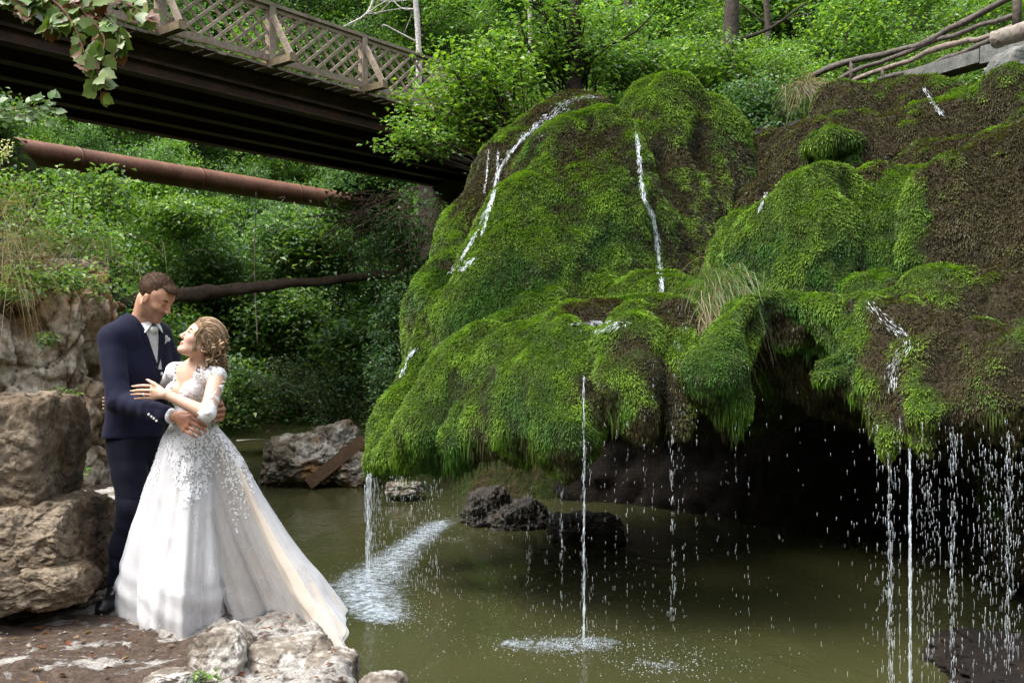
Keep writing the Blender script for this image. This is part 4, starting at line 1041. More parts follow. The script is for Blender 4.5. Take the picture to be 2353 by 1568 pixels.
# small sprig and white flowers at the left edge
ob = thing('sprig', W(-20, 330, 5.5), 'pale flowering sprig at the left edge in front of the pipe end', 'sprig'); lv = MB(); fl = MB(); tw = MB()
tube(tw, spline([W(-30, 420, 5.5), W(0, 370, 5.4), W(20, 335, 5.4)], 8), .003, 4, c=(.3, .3, .15)); tube(tw, spline([W(-40, 262, 5.6), W(30, 252, 5.6), W(85, 246, 5.6), W(128, 252, 5.6)], 14), .0028, 4, c=(.12, .09, .05)); tube(tw, spline([W(-40, 280, 5.6), W(20, 262, 5.6), W(60, 268, 5.6)], 10), .002, 4, c=(.12, .09, .05)); tw.obj('stem', M_BARK, ob)
for k in range(70):
    p = W(g.normal(8, 14), g.normal(345, 14), 5.4); kites(fl, p[None], g.normal(0, 1, (1, 3)), g.normal(0, 1, (1, 3)), .022, .010, (.75, .74, .5))
fl.obj('blossom', M_LEAFN, ob, False)
for k in range(46):
    p = W(g.uniform(-10, 130), 250 + g.normal(0, 14), 5.6); lobed(lv, p, np.array([g.normal(.6, .6), 0, g.normal(-.1, .5)]), np.array([0, -1, .8]), g.uniform(.03, .07), np.array([.11, .19, .05]), .02, g)
lv.obj('leaves', M_LEAFN, ob)

# ================================================================== log railing and concrete, upper right
def rail_pts(L, d0, d1):
    xa, xb = 1862, 2360
    return [W(px, py, d0 + (d1 - d0) * (px - xa) / (xb - xa)) for px, py in L]
rl = thing('log_railing', W(1956, 190, 14.6), 'rustic railing of round logs at the top right', 'railing')
RS = [([(1862, 176), (1952, 142), (2091, 109), (2184, 67), (2312, 0), (2360, -26)], .045), ([(1888, 206), (1963, 165), (2109, 109), (2230, 68), (2345, 27)], .034),
      ([(1918, 197), (2027, 161), (2166, 109), (2250, 88), (2345, 57)], .038), ([(2020, 183), (2031, 180), (2166, 139), (2278, 90), (2340, 66)], .034)]
for k, (L, r) in enumerate(RS):
    mb = MB(); P = spline(rail_pts(L, 15, 12.4), 40); P = P + vnoise(np.arange(40)[:, None] * [[.35, 0, 0]] + k * 7, 5)[:, None] * np.array([0, 0, .02])
    tube(mb, P, r * (1 + .15 * vnoise(np.arange(40)[:, None] * [[.5, 0, 0]] + k * 9, 3)), 10, c=(.10, .085, .075) if k != 2 else (.20, .16, .13), wob=.15); mb.obj('rail', M_BARK, rl)
for (x0, y0, y1, r) in ((1956, 140, 192, .035), (2028, 160, 184, .03), (2336, -40, 80, .055)):
    dd = 15 - 2.6 * (x0 - 1862) / 498; mb = MB(); tube(mb, [W(x0, y0, dd), W(x0 + 1, (y0 + y1) / 2, dd), W(x0, y1, dd)], r, 10, c=(.09, .075, .06), wob=.2); mb.obj('post', M_BARK, rl)
mb = MB(); P = spline([W(2284, 92, 11.8), W(2330, 78, 11.6), W(2420, 50, 11.2)], 20); tube(mb, P, .105, 16, c=(.22, .19, .16), wob=.12); mb.obj('cut_log', M_BARK, label='thick cut log lying on the concrete block', cat='log')
m_, nt, out = mat('concrete'); n1 = noise_node(nt, 5, 8, .7); n2 = noise_node(nt, 60, 3, .7)
principled(nt, out, ramp(nt, n1.outputs[0], [(.3, (.07, .075, .07)), (.7, (.22, .22, .205))]).outputs[0], .9, .2, bump(nt, n2.outputs[0], .5, .01, bump(nt, n1.outputs[0], .6, .04)))
rock('concrete_block', m_, W(2345, 165, 11.6), (.44, .5, .26), 71, 40, .04, boxy=.22, label='rough grey concrete block at the top right corner', cat='block')
mb = MB(); a = W(2060, 192, 14.2); b = W(2270, 130, 12.6); bar(mb, a, b, .3, .17, c=(.8,) * 3); bar(mb, b, W(2420, 95, 11.8), .3, .22, c=(.6,) * 3)
mb.obj('concrete_beam', m_, None, False, label='sloping concrete beam under the log railing', cat='beam')

# ================================================================== water on the dome and falling water
m_, nt, out = mat('white_water'); p1 = principled(nt, None, (.80, .86, .92), .25, .6); tp = N(nt, 'ShaderNodeBsdfTransparent')
mx = N(nt, 'ShaderNodeMixShader', _in={0: .66}); nt.links.new(tp.outputs[0], mx.inputs[1]); nt.links.new(p1.outputs[0], mx.inputs[2]); nt.links.new(mx.outputs[0], out.inputs[0])
M_WW = m_
m_, nt, out = mat('water_film'); nz = noise_node(nt, 26, 4, .75); r_ = ramp(nt, nz.outputs[0], [(.46, (0, 0, 0)), (.60, (1, 1, 1))]); p1 = principled(nt, None, (.75, .80, .86), .2, .6); tp = N(nt, 'ShaderNodeBsdfTransparent')
mx = N(nt, 'ShaderNodeMixShader'); nt.links.new(r_.outputs[0], mx.inputs[0]); nt.links.new(tp.outputs[0], mx.inputs[1]); nt.links.new(p1.outputs[0], mx.inputs[2]); nt.links.new(mx.outputs[0], out.inputs[0])
M_FILM = m_
def hit(px, py, bvs=(DBV, CBV)):
    o = Vector((0, 0, CAMZ)); dr = Vector(((px - 1176) / F, 1, -(py - 784) / F)).normalized(); best = None
    for b in bvs:
        h_ = b.ray_cast(o, dr)
        if h_[0] is not None and (best is None or h_[3] < best[1]): best = (h_[0] - dr * .03, h_[3], h_[1])
    return best
def stream(px_pts, w, n, label, jit=4, name='stream'):
    """thin white water running down the moss: many short streaks on the rock surface"""
    P2 = spline([(a, b, 0) for a, b in px_pts], 200)[:, :2]; g = np.random.default_rng(int(px_pts[0][0])); mb = MB(); n = int(n * .7); ps = []; ds = []
    for k in range(n):
        i = g.integers(0, 197); q = P2[i] + (g.normal(0, 1, 2) + [g.choice([-1.6, 0, .9]) * math.sin(i * .09 + px_pts[0][0]), 0]) * [w * .62, 2]; q2 = P2[i + 2] + (q - P2[i])
        h1 = hit(*q); h2 = hit(*q2)
        if h1 is None or h2 is None or abs(h1[1] - h2[1]) > .5: continue
        ps.append(np.array(h1[0])); dv = np.array(h2[0]) - np.array(h1[0]); ds.append(dv + g.normal(0, .1, 3) * np.linalg.norm(dv))
    ps = np.array(ps); n_ = len(ps); w_ = w
    kites(mb, ps, np.array(ds), np.tile([0, -1, .4], (n_, 1)) + g.normal(0, .3, (n_, 3)), g.uniform(.02, .07, n_), g.uniform(.0018, .0048, n_), (.9, .9, .9), fold=.05)
    return mb.obj(name, M_WW, None, False, label=label, cat='stream', kind='stuff')
stream([(1462, 305), (1470, 380), (1478, 450), (1500, 500), (1512, 580), (1522, 670)], 3.6, 1500, 'thin waterfall running down the centre of the mossy dome')
stream([(1238, 285), (1190, 330), (1150, 385), (1133, 450), (1110, 500), (1080, 560), (1032, 630)], 3.2, 1400, 'narrow white stream down the left shoulder of the dome')
stream([(1145, 345), (1138, 420), (1125, 480), (1105, 540)], 2.2, 500, 'short side stream on the left shoulder of the dome')
stream([(1122, 345), (1118, 400), (1112, 440)], 1.5, 180, 'thin trickle at the upper left rim of the dome')
stream([(1090, 590), (1060, 620)], 6, 140, 'small patch of water glinting on the left flank of the dome')
stream([(955, 800), (932, 830), (915, 880)], 3.5, 260, 'small stream low on the left rim of the dome')
stream([(1420, 225), (1330, 225), (1260, 270), (1200, 320)], 14, 600, 'water trickling over the bare left shoulder of the dome')
stream([(1760, 440), (1745, 480)], 3, 120, 'trickle on the left edge of the green mound on the cliff')
stream([(2120, 200), (2145, 240), (2160, 260)], 4, 220, 'trickle at the top of the brown cliff')
stream([(1985, 690), (2040, 740), (2085, 785), (2052, 840), (2050, 890)], 12, 260, 'water running over the ledge right of the arch')
stream([(1330, 745), (1400, 740), (1380, 760)], 22, 260, 'wet glinting patch on the ledge in the middle')

def drops(name, L, label, seed=0):
    """falling drops: (px, top py, bottom py, depth, spread px, count, length)"""
    g = np.random.default_rng(seed); mb = MB(); D_, Q_ = cube_sphere(1)
    for (px, y0, y1, d, sp, n, ln) in L:
        for k in range(n):
            y = y0 + (y1 - y0) * g.random(); x = px + g.normal(0, sp); dd = d + g.normal(0, .12)
            l = ln * g.uniform(.6, 3.0); r = g.uniform(.0007, .0017) * (d / 8)
            mb.add(D_ * np.array([r, r, l]) + W(x, y, dd), Q_)
    return mb.obj(name, M_WW, None, True, label=label, cat='falling water', kind='stuff')
drops('water_curtain', [(846, 1090, 1335, 10.0, 3.5, 330, .03), (862, 1095, 1330, 9.9, 6, 120, .02)] + [(x, 1095, 1330 + (x - 860) * .25, 9.6 - (x - 860) * .004, 5, 42, .014) for x in range(875, 1010, 12)], 'fine curtain of water falling from the left rim of the dome', 1)
drops('dripping_water', [(x, 1060, 1190 + (x % 40), 9.8, 4, 30, .012) for x in range(1150, 1280, 13)] + [(1212, 1060, 1340, 9.2, 3, 60, .016), (1290, 1100, 1400, 8.1, 2, 40, .018)], 'rows of drips falling under the middle of the dome', 2)
drops('water_thread', [(1341, 870, 1475, 7.9, 1.6, 330, .026), (1345, 1000, 1475, 7.9, 8, 80, .016)], 'thin thread of water falling from the middle of the moss lip', 3)
drops('water_thread', [(1545, 970, 1450, 7.8, 4, 95, .018), (1555, 700, 1300, 7.9, 9, 50, .012)], 'sparse falling drops under the hanging moss right of centre', 4)
drops('water_thread', [(2090, 1040, 1590, 7.0, 1.8, 420, .030)], 'longest white thread of water at the lower right', 5)
drops('water_thread', [(2045, 1060, 1590, 7.1, 4, 260, .018)], 'broken thread of water left of the longest one', 6)
drops('water_thread', [(2190, 980, 1590, 7.0, 6, 260, .016), (2130, 1000, 1590, 7.0, 14, 200, .014)], 'broken threads of water right of the longest one', 7)
drops('water_thread', [(2315, 960, 1590, 7.0, 5, 260, .018), (2270, 980, 1590, 7.0, 16, 200, .014), (2340, 980, 1590, 7.0, 12, 120, .014)], 'thread of water falling at the right edge', 8)
drops('drip_fringe', [(x, 1000 + 40 * math.sin(x * .13), 1590, 7.0 + .1 * math.sin(x), 1.3, 24 + int(18 * math.sin(x * .7)), .018) for x in range(2015, 2352, 13)] + [(x, 1040, 1185 + (x % 30), 9.3, 1.4, 26, .014) for x in range(1040, 1300, 11)] + [(x, 900 + 60 * math.sin(x), 1500, 7.9, 1.2, 26, .012) for x in (1390, 1415, 1440, 1480, 1500, 1570, 1600, 1690, 1720)], 'fine rows of drips falling from the whole fringe of the moss lip', 11)
drops('scattered_drops', [(1750, 880, 1500, 7.6, 90, 45, .010), (1500, 1000, 1500, 7.9, 120, 80, .010), (1100, 1150, 1500, 8.8, 120, 110, .009), (2000, 950, 1550, 7.2, 60, 90, .012), (1250, 1100, 1560, 8.2, 60, 110, .012)], 'stray drops falling in front of the dark cave', 9)

def splash(L, label, name='splash', seed=0, s=1.0):
    g = np.random.default_rng(seed); mb = MB(); D_, Q_ = cube_sphere(1)
    for (px, py, sx_, sy_, n, h_) in L:
        d = (CAMZ) * F / (py - 784)
        c = W(px, py, d)
        for k in range(n):
            x = c[0] + g.normal(0, sx_); y = c[1] + g.normal(0, sy_); z = abs(g.normal(0, h_)) if g.random() < .5 else .004
            r = g.uniform(.0014, .0045) * s
            q = D_ * (np.array([r * 1.6, r * 1.6, r * .35]) if z < .01 else np.array([r * .45, r * .45, r * .7])); mb.add(q + [x, y, z], Q_)
    return mb.obj(name, M_WW, None, True, label=label, cat='splash', kind='stuff')
m_, nt, out = mat('foam'); a_ = N(nt, 'ShaderNodeVertexColor', layer_name='Col'); n1 = noise_node(nt, 9, 6, .75); n2 = noise_node(nt, 24, 4, .75)
mu = N(nt, 'ShaderNodeMath', operation='MULTIPLY'); nt.links.new(n1.outputs[0], mu.inputs[0]); nt.links.new(n2.outputs[0], mu.inputs[1])
ml = N(nt, 'ShaderNodeMath', operation='MULTIPLY', _in={1: 3.2}); nt.links.new(mu.outputs[0], ml.inputs[0]); m2 = N(nt, 'ShaderNodeMath', operation='MULTIPLY'); nt.links.new(ml.outputs[0], m2.inputs[0]); nt.links.new(a_.outputs[0], m2.inputs[1])
r_ = ramp(nt, m2.outputs[0], [(.38, (0, 0, 0)), (1.0, (.72,) * 3)]); p1 = principled(nt, None, (.72, .80, .88), .5, .4); tp = N(nt, 'ShaderNodeBsdfTransparent')
mx = N(nt, 'ShaderNodeMixShader'); nt.links.new(r_.outputs[0], mx.inputs[0]); nt.links.new(tp.outputs[0], mx.inputs[1]); nt.links.new(p1.outputs[0], mx.inputs[2]); nt.links.new(mx.outputs[0], out.inputs[0]); M_FOAM = m_; p1.inputs[0].default_value = (.5, .58, .66, 1)
def foam(name, pts, w, label, amp=1.0):
    P = spline([[W(a, b, CAMZ * F / (b - 784))[0], CAMZ * F / (b - 784), .006] for a, b in pts], 60); t = nrm(np.gradient(P, axis=0)); s = np.stack([-t[:, 1], t[:, 0], 0 * t[:, 0]], 1); k = 21
    wv = np.linspace(-1, 1, k); u = np.linspace(0, 1, 60); ww = np.interp(u, np.linspace(0, 1, len(w)), w)
    V = P[:, None, :] + s[:, None, :] * (wv[None, :] * ww[:, None])[..., None]; V[..., 2] = .006 + .010 * (vnoise(V * [9, 9, 1], 3) + 1) * (1 - wv[None] ** 2)
    fo = (1 - np.abs(wv[None]) ** 1.5) ** 1.4 * np.clip(np.minimum(u, 1 - u) * 8, 0, 1)[:, None] * amp
    mb = MB(); mb.add(V.reshape(-1, 3), GRIDF(60, k), np.repeat(fo.reshape(-1, 1), 3, 1)); return mb.obj(name, M_FOAM, None, True, kind='stuff', label=label, cat='foam')
foam('foam', [(1062, 1184), (1010, 1203), (965, 1235), (915, 1275), (868, 1318), (838, 1350), (850, 1385), (890, 1420), (985, 1445)], [.25, .45, .42, .5, .7, .8, .7, .5, .3], 'pale curved line of foam below the water curtain', .92)
foam('foam', [(1120, 1476), (1200, 1482), (1290, 1484), (1380, 1480), (1440, 1474)], [.2, .45, .6, .45, .2], 'pale foam in the front middle of the pool', .66)
foam('foam', [(1440, 1520), (1520, 1530), (1600, 1540)], [.2, .4, .2], 'faint foam right of the middle of the pool', .5)
foam('foam', [(1150, 1192), (1230, 1190), (1330, 1186), (1400, 1180)], [.1, .3, .3, .1], 'foam line at the foot of the cave boulders', .9)
arc = [(1060, 1186), (1010, 1205), (970, 1235), (920, 1270), (880, 1300), (850, 1330), (845, 1365), (875, 1405), (930, 1430)]
splash([(px, py, .22, .20, 160 if k > 3 else 80, .05) for k, (px, py) in enumerate(arc)] + [(850, 1320, .25, .25, 320, .08), (900, 1380, .5, .45, 220, .04)], 'white curved splash line where the water curtain hits the pool', 'splash', 1)
splash([(1300, 1480, .30, .16, 300, .05), (1345, 1478, .1, .08, 200, .08), (1200, 1485, .3, .12, 120, .03), (1030, 1240, .14, .1, 120, .01)], 'white splash in the front middle of the pool', 'splash', 2)
splash([(1540, 1530, .2, .14, 260, .03), (1450, 1500, .5, .3, 300, .02)], 'small splash near the bottom right of the middle', 'splash', 3)
splash([(1250, 1190, .4, .12, 300, .04), (1180, 1190, .3, .12, 200, .03)], 'splash line at the foot of the dark boulders', 'splash', 4)
splash([(1000, 1400, 1.3, 1.2, 420, .01), (1400, 1500, 1.6, .6, 260, .01)], 'ripple specks scattered on the pool', 'ripples', 5, .7)
# ================================================================== the couple
def frame(f, up=(0, 0, 1)):
    f = nrm(np.asarray(f, float)); l = nrm(np.cross(up, f)); u = np.cross(f, l); return np.array([f, l, u])
def loc_of(Fd, c, R, q=None):
    X, Y, Z = Fd.grid(); x = X - c[0]; y = Y - c[1]; z = Z - c[2]
    return [(R[i][0] * x + R[i][1] * y + R[i][2] * z).astype(f32) for i in range(3)]
def add_head(Fd, c, R, s, fem):
    P = lambda x, y, z: c + s * (x * R[0] + y * R[1] + z * R[2])
    E = lambda q, r, k, op='u': Fd.ell(P(*q), np.array(r) * s, R, k * s, op)
    C = lambda a, b, ra, rb, k, op='u': Fd.cap(P(*a), P(*b), ra * s, rb * s, k * s, op)
    E((-.018, 0, .030), (.097, .076, .088 if fem else .080), .0)
    E((.030, 0, .01), (.066, .064, .085), .03)
    E((.040, 0, -.055), (.052, .052, .062), .03)
    jw = .056 if not fem else .050
    for sg in (-1, 1):
        C((-.005, sg * jw, -.055), (.068, sg * .014, -.108 if not fem else -.102), .016, .013, .03)
        C((.030, sg * .050, .030), (.076, sg * .012, .028), .014, .012, .02)       # brow
        E((.062, sg * .038, -.028), (.024, .018, .020), .02)                       # cheek
        E((.094, sg * .031, .002), (.013, .016, .011), .012, 's')                  # eye socket
        E((.074, sg * .031, .001), (.0155, .0155, .0125), .004)                    # lids
        ex, ez = (0, 0) if fem else (.006, -.016)
        E((-.010 + ex, sg * .074, -.006 + ez), (.017, .009, .029), .005)                     # ear
        E((-.006 + ex, sg * .084, -.003 + ez), (.010, .007, .019), .002, 's')
        E((-.003 + ex, sg * .080, -.006 + ez), (.004, .006, .008), .002)
        E((.104, sg * .011, -.036), (.010, .007, .008), .006)                      # nostril
    C((.088, 0, .012), (.115, 0, -.028), .007, .010, .012)                         # nose
    E((.084, 0, -.105 if not fem else -.100), (.016, .020, .014), .02)             # chin
    lp = 1.0 if fem else .6
    C((.0945, -.015, -.063), (.0945, .015, -.063), .0045 * lp, .0045 * lp, .006); C((.0965, -.005, -.062), (.0965, .005, -.062), .005 * lp, .005 * lp, .006)
    C((.0925, -.013, -.074), (.0925, .013, -.074), .006 * lp, .006 * lp, .006)
    C((.102, -.020, -.0685), (.102, .020, -.0685), .0028, .0028, .003, 's')          # mouth line
    return P
def head_paint(v, col, c, R, s, lips, stub=None, blush=None):
    q = (v - c) @ R.T / s; x, y, z = q.T
    if stub is not None:
        m = sstep(-.030, -.05, z) * sstep(-.02, .02, x) * (z > -.135) * sstep(.2, .1, x) * .8; m += sstep(-.03, -.05, z) * (x > .09) * (z > -.062) * .2
        col = col * (1 - .6 * m[:, None]) + np.array(stub) * .6 * m[:, None]
    if blush is not None:
        m = np.exp(-((x - .07) ** 2 + (np.abs(y) - .042) ** 2 + (z + .025) ** 2) / .0006); col = col * (1 - .4 * m[:, None]) + np.array(blush) * .4 * m[:, None]
    m = (sstep(.0105, .0065, np.abs(z + .069)) * sstep(.024, .017, np.abs(y)) * (x > .082))[:, None]
    return col * (1 - m) + np.array(lips) * m
def hand(Fd, wrist, kn, tip, th, r=.0088, bend=None, pw=.016):
    for i in range(4): Fd.cap(wrist, kn[i], pw * 1.05, r * 1.22, .014)
    for i in range(3): Fd.cap(kn[i], kn[i + 1], r * 1.15, r * 1.15, .008)
    for i in range(4):
        a, b = kn[i], tip[i]; m = (a + b) / 2 + (bend if bend is not None else 0); m2 = a * .25 + b * .75 + (bend * .8 if bend is not None else 0)
        f_ = (.98, 1.03, .98, .86)[i]
        Fd.chain([a, m, m2, b], [r * 1.05 * f_, r * .98 * f_, r * .88 * f_, r * .74 * f_], .0025)
    Fd.chain(th, [r * 1.5, r * 1.15, r * .85], .006)
def skin_mat(name):
    m, nt, out = mat(name); a = N(nt, 'ShaderNodeVertexColor', layer_name='Col'); n1 = noise_node(nt, 60, 4, .6)
    c = mixc(nt, 1., a.outputs[0], ramp(nt, n1.outputs[0], [(.3, (.9, .88, .87)), (.7, (1.08, 1.08, 1.08))]).outputs[0], 'MULTIPLY')
    p = principled(nt, out, c, .48, .4, bump(nt, n1.outputs[0], .12, .002)); p.inputs['Subsurface Weight'].default_value = .12; p.inputs['Subsurface Scale'].default_value = .012; p.inputs['Subsurface Radius'].default_value = (1, .35, .2)
    return m
M_SKIN = skin_mat('skin')
M_HAIR = vcol_mat('hair_strands', .55, .12, None)
def cloth(name, col, rough=.8, spec=.2, sc=240, bs=.25, sheen=0.0, wr=7, wrs=.35, wd=.01):
    m, nt, out = mat(name); n1 = noise_node(nt, sc, 2, .5); n2 = noise_node(nt, wr, 3, .5, None, .6)
    c = mixc(nt, 1., col, ramp(nt, n1.outputs[0], [(.3, (.82,) * 3), (.7, (1.15,) * 3)]).outputs[0], 'MULTIPLY')
    p = principled(nt, out, c, rough, spec, bump(nt, n1.outputs[0], bs, .001, bump(nt, n2.outputs[0], wrs, wd))); p.inputs['Sheen Weight'].default_value = sheen; return m
M_SUIT = cloth('navy_wool', (.008, .009, .025), .8, .12, 300, .3, .04)
M_TROU = cloth('dark_navy_wool', (.0045, .005, .013), .8, .12, 300, .3, .03)
M_SHIRT = cloth('white_cotton', (.72, .73, .76), .8, .2, 300, .1)
M_TIE = cloth('silver_satin', (.50, .51, .50), .38, .5, 160, .2, 0, 40, .5, .004)
M_SHOE = cloth('black_leather', (.008, .008, .010), .32, .5, 120, .1)
M_BUT = vcol_mat('button', .3, .6)
BOX = lambda pts, r: (np.min(pts, 0) - r, np.max(pts, 0) + r)
def fieldobj(Fd, name, m, parent, it=1, lam=.4, colf=None, smooth=True, disp=None, **k):
    v, f = Fd.nets()
    if it: v = relax(v, f, it, lam)
    if disp is not None: v = v + vnormals(v, f) * disp(v)[:, None]
    mb = MB(); mb.add(v, f, colf(v) if colf else None); return mb.obj(name, m, parent, smooth, **k)
def sub(F1, lo, hi):
    """crop a field"""
    q = F1.sl(lo, hi); g = Field.__new__(Field); g.h = F1.h; g.ax = [F1.ax[i][q[i]] for i in range(3)]; g.lo = np.array([a[0] for a in g.ax], float); g.F = F1.F[q].copy(); return g

# ---------------------------------------------------------------- groom
GF = nrm(np.array([.82, -.57, 0])); GR = frame(GF); GL = GR[1]
ya, pi_ = math.radians(16), math.radians(35)
HR = frame((math.cos(ya) * math.cos(pi_), -math.sin(ya) * math.cos(pi_), -math.sin(pi_)))
HC = W(359, 680, 5.38); HS = .99
SR, SL = W(256, 777, 5.30), W(362, 772, 5.58)
NB = W(322, 742, 5.45)
J = dict(elR=W(272, 922, 5.17), wrR=W(400, 957, 4.99), elL=W(408, 880, 5.68), wrL=W(492, 948, 5.36),
         hipR=W(294, 1010, 5.40), knR=W(299, 1172, 5.32), anR=W(271, 1345, 5.36), hipL=W(330, 1010, 5.55), knL=W(352, 1180, 5.48), anL=W(345, 1345, 5.55))
TC = [W(318, 790, 5.45), W(318, 850, 5.45), W(314, 925, 5.45), W(308, 1003, 5.46)]
def g_torso(Fd, g, low=True):
    Fd.chain(TC if low else TC, [.168 + g, .176 + g, .160 + g, .168 + g], .03, fl=(GF, .66))
    Fd.cap(SR + GL * .01, SL - GL * .01, .058 + g, .058 + g, .06)
    Fd.cap(NB + [0, 0, -.02], SR + [0, 0, .005], .05 + g, .045 + g, .04); Fd.cap(NB + [0, 0, -.02], SL + [0, 0, .005], .05 + g, .045 + g, .04)
allp = np.array([SR, SL, HC] + list(J.values()))
B = Field(allp.min(0) - [.2, .32, .12], allp.max(0) + [.14, .22, .17], .0046)
g_torso(B, -.014)
B.cap(NB + [0, 0, -.05], HC - .035 * HR[0] - .05 * HR[2], .062, .056, .03)
gP = add_head(B, HC, HR, HS, False)
B.chain([SR, J['elR'], J['wrR']], [.050, .040, .026], .02); B.chain([SL, J['elL'], J['wrL']], [.050, .040, .026], .02)
B.chain([J['hipR'], J['knR'], J['anR']], [.08, .046, .032], .02); B.chain([J['hipL'], J['knL'], J['anL']], [.08, .046, .032], .02)
for an in (J['anR'], J['anL']): B.cap(an + [0, 0, -.03], an + [.0, -.14, -.085], .03, .025, .02)
hand(B, J['wrR'] + [.02, 0, 0], [W(437, 958, 4.955), W(436, 968, 4.948), W(431, 979, 4.95), W(423, 988, 4.96)],
     [W(474, 979, 4.945), W(473, 990, 4.94), W(462, 999, 4.94), W(449, 1004, 4.945)], [W(412, 950, 4.985), W(436, 949, 4.97), W(458, 957, 4.965)], .0098, np.array([0, -.012, .006]), .021)
hand(B, J['wrL'], [W(508, 928, 5.24), W(512, 940, 5.24), W(511, 951, 5.25), W(508, 961, 5.26)],
     [W(486, 927, 5.07), W(486, 941, 5.06), W(486, 954, 5.06), W(490, 966, 5.08)], [W(500, 930, 5.3), W(506, 922, 5.25), W(500, 914, 5.16)], .0102, np.array([.022, -.012, 0]), .018)
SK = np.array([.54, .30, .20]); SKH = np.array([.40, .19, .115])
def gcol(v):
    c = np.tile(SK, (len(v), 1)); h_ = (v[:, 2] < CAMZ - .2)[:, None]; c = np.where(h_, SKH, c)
    return head_paint(v, c, HC, HR, HS, (.36, .13, .10), (.10, .06, .045))
groom = thing('person', (HC[0] - .15, 5.4, 1.0), 'man in a navy suit with silver tie, looking down at the woman he holds', 'person')
fieldobj(B, 'body', M_SKIN, groom, 1, .3, gcol); del B
# brows, lashes, eyes
def face_bits(P, R, s, parent, browc, iris, look, fem):
    mb = MB()
    for sg in (-1, 1):
        pts = spline([P(.089, sg * .014, .020), P(.088, sg * .032, .027 if fem else .024), P(.070, sg * .052, .021)], 12)
        mb = MB(); tube(mb, pts, np.array([.0030, .0042, .0050, .0052, .0052, .0050, .0046, .0042, .0036, .0028, .0020, .001]) * s * (1.0 if not fem else .85), 6, c=np.array(browc) * .6); mb.obj('eyebrow', M_HAIR, parent)
    for sg in (-1, 1):
        z0 = -.004 if not fem else .0055
        mb = MB(); pts = spline([P(.0885, sg * .019, z0), P(.0925, sg * .031, z0 + .0022), P(.082, sg * .045, z0 - .002)], 10); tube(mb, pts, .0014 * s if not fem else .0019 * s, 5, c=(.02, .012, .01)); mb.obj('eyelash', M_HAIR, parent)
    if fem:
        for sg in (-1, 1):
            mb = MB(); D_, Q_ = cube_sphere(10); c = P(.0765, sg * .031, .001); r = .0137 * s
            lk = nrm(look[0] * R[0] + look[1] * R[1] + look[2] * R[2]); a = D_ @ lk
            cc = np.where(a[:, None] > .97, [.01, .008, .008], np.where(a[:, None] > .86, iris, [.72, .70, .68])); mb.add(D_ * r * np.array([1, 1, .9]) + c, Q_, cc); mb.obj('eye', M_BUT, parent)
face_bits(gP, HR, HS, groom, (.045, .028, .02), (.05, .03, .02), (1, 0, -.5), False)
# hair
def cap_hair(c, R, s, grow, xz, m, parent, colf, top=.0, quiff=None, name='hair', h=.004):
    Fh = Field(c - .17 * s, c + .17 * s, h); Fh.ell(c + s * (-.018 * R[0] + .034 * R[2]), np.array([.098 + grow, .077 + grow, .092 + grow + top]) * s, R)
    for q in (quiff or []): Fh.ell(c + s * (q[0] * R[0] + q[1] * R[1] + q[2] * R[2]), np.array(q[3:6]) * s, R, .015)
    x, y, z = loc_of(Fh, c, R); hl = np.interp(x / s, xz[0], xz[1]).astype(f32) * s
    Fh.F = np.maximum(Fh.F, (hl - z) * .6)
    v, f = Fh.nets(); v = relax(v, f, 1, .4); n = vnormals(v, f); q = (v - c) @ R.T / s
    v = v + n * (vnoise(np.stack([q[:, 0] * 25, q[:, 1] * 160, q[:, 2] * 60], -1), 3) * .0022)[:, None]
    mb = MB(); mb.add(v, f, colf(q)); return mb.obj(name, m, parent), v, n, q
gh = lambda q: np.array([.066, .037, .022]) * (1 + .25 * vnoise(q * [30, 140, 60], 2))[:, None] * (1 + .5 * sstep(.05, .12, q[:, 2]))[:, None]
XZ = ([-.13, -.06, -.032, -.026, .012, .016, .034, .040, .060, .085, .1], [-.075, -.085, -.075, .004, .004, -.045, -.045, .036, .058, .074, .08])
ho, hv, hn, hq = cap_hair(HC, HR, HS, .002, XZ, M_HAIR, groom, gh, -.006, [(.058, 0, .086, .036, .048, .018), (.082, -.01, .080, .020, .036, .013)])
g = np.random.default_rng(3); i_ = g.integers(0, len(hv), 15000); i_ = i_[(hq[i_, 2] > -.06)]; n_ = len(i_)
back = -HR[0] * .7 + HR[2] * .3; tp = sstep(.05, .1, hq[i_, 2])[:, None]
dr = hn[i_] * .28 + (HR[0] * .5 * tp + -HR[0] * .5 * (1 - tp) - HR[2] * .3 * (1 - tp)) + g.normal(0, .25, (n_, 3))
mb = MB(); kites(mb, hv[i_] - hn[i_] * .002, dr, hn[i_] + g.normal(0, .5, (n_, 3)), g.uniform(.008, .017, n_) * (.5 + .6 * tp[:, 0]), .0016, np.array([.075, .044, .027]) * g.uniform(.5, 2.0, n_)[:, None])
mb.obj('hair_strands', M_HAIR, groom, False, kind='stuff')

# jacket
lo, hi = BOX(np.array([SR, SL, TC[3], J['elR'], J['wrR'], J['elL'], J['wrL']]), .15); hi[2] += .03; lo[0] -= .06
T = Field(lo, hi, .0052); g_torso(T, .010)
cc0 = TC[1]
x, y, z = loc_of(T, cc0, GR)                     # forward, left, up from the chest
zt, za = (CAMZ - (712 - 784) / F * 5.4) - cc0[2], (CAMZ - (846 - 784) / F * 5.35) - cc0[2]
t_ = np.clip((z - za) / (zt - za), -.2, 1.4); hw = np.where(t_ < 0, t_ * .08, .066 * t_ ** .8 if False else .078 * np.clip(t_, 0, 2)); yc = .030 - .028 * np.clip(t_, 0, 1)
vin = (np.abs(y - yc) - hw).astype(f32)          # < 0 inside the V
front = np.where(x > 0.0, -.2, .2).astype(f32)
Tt = T.copy()
zh = (z * 1.0 - (CAMZ - (1001 - 784) / F * 5.45 - cc0[2])).astype(f32)
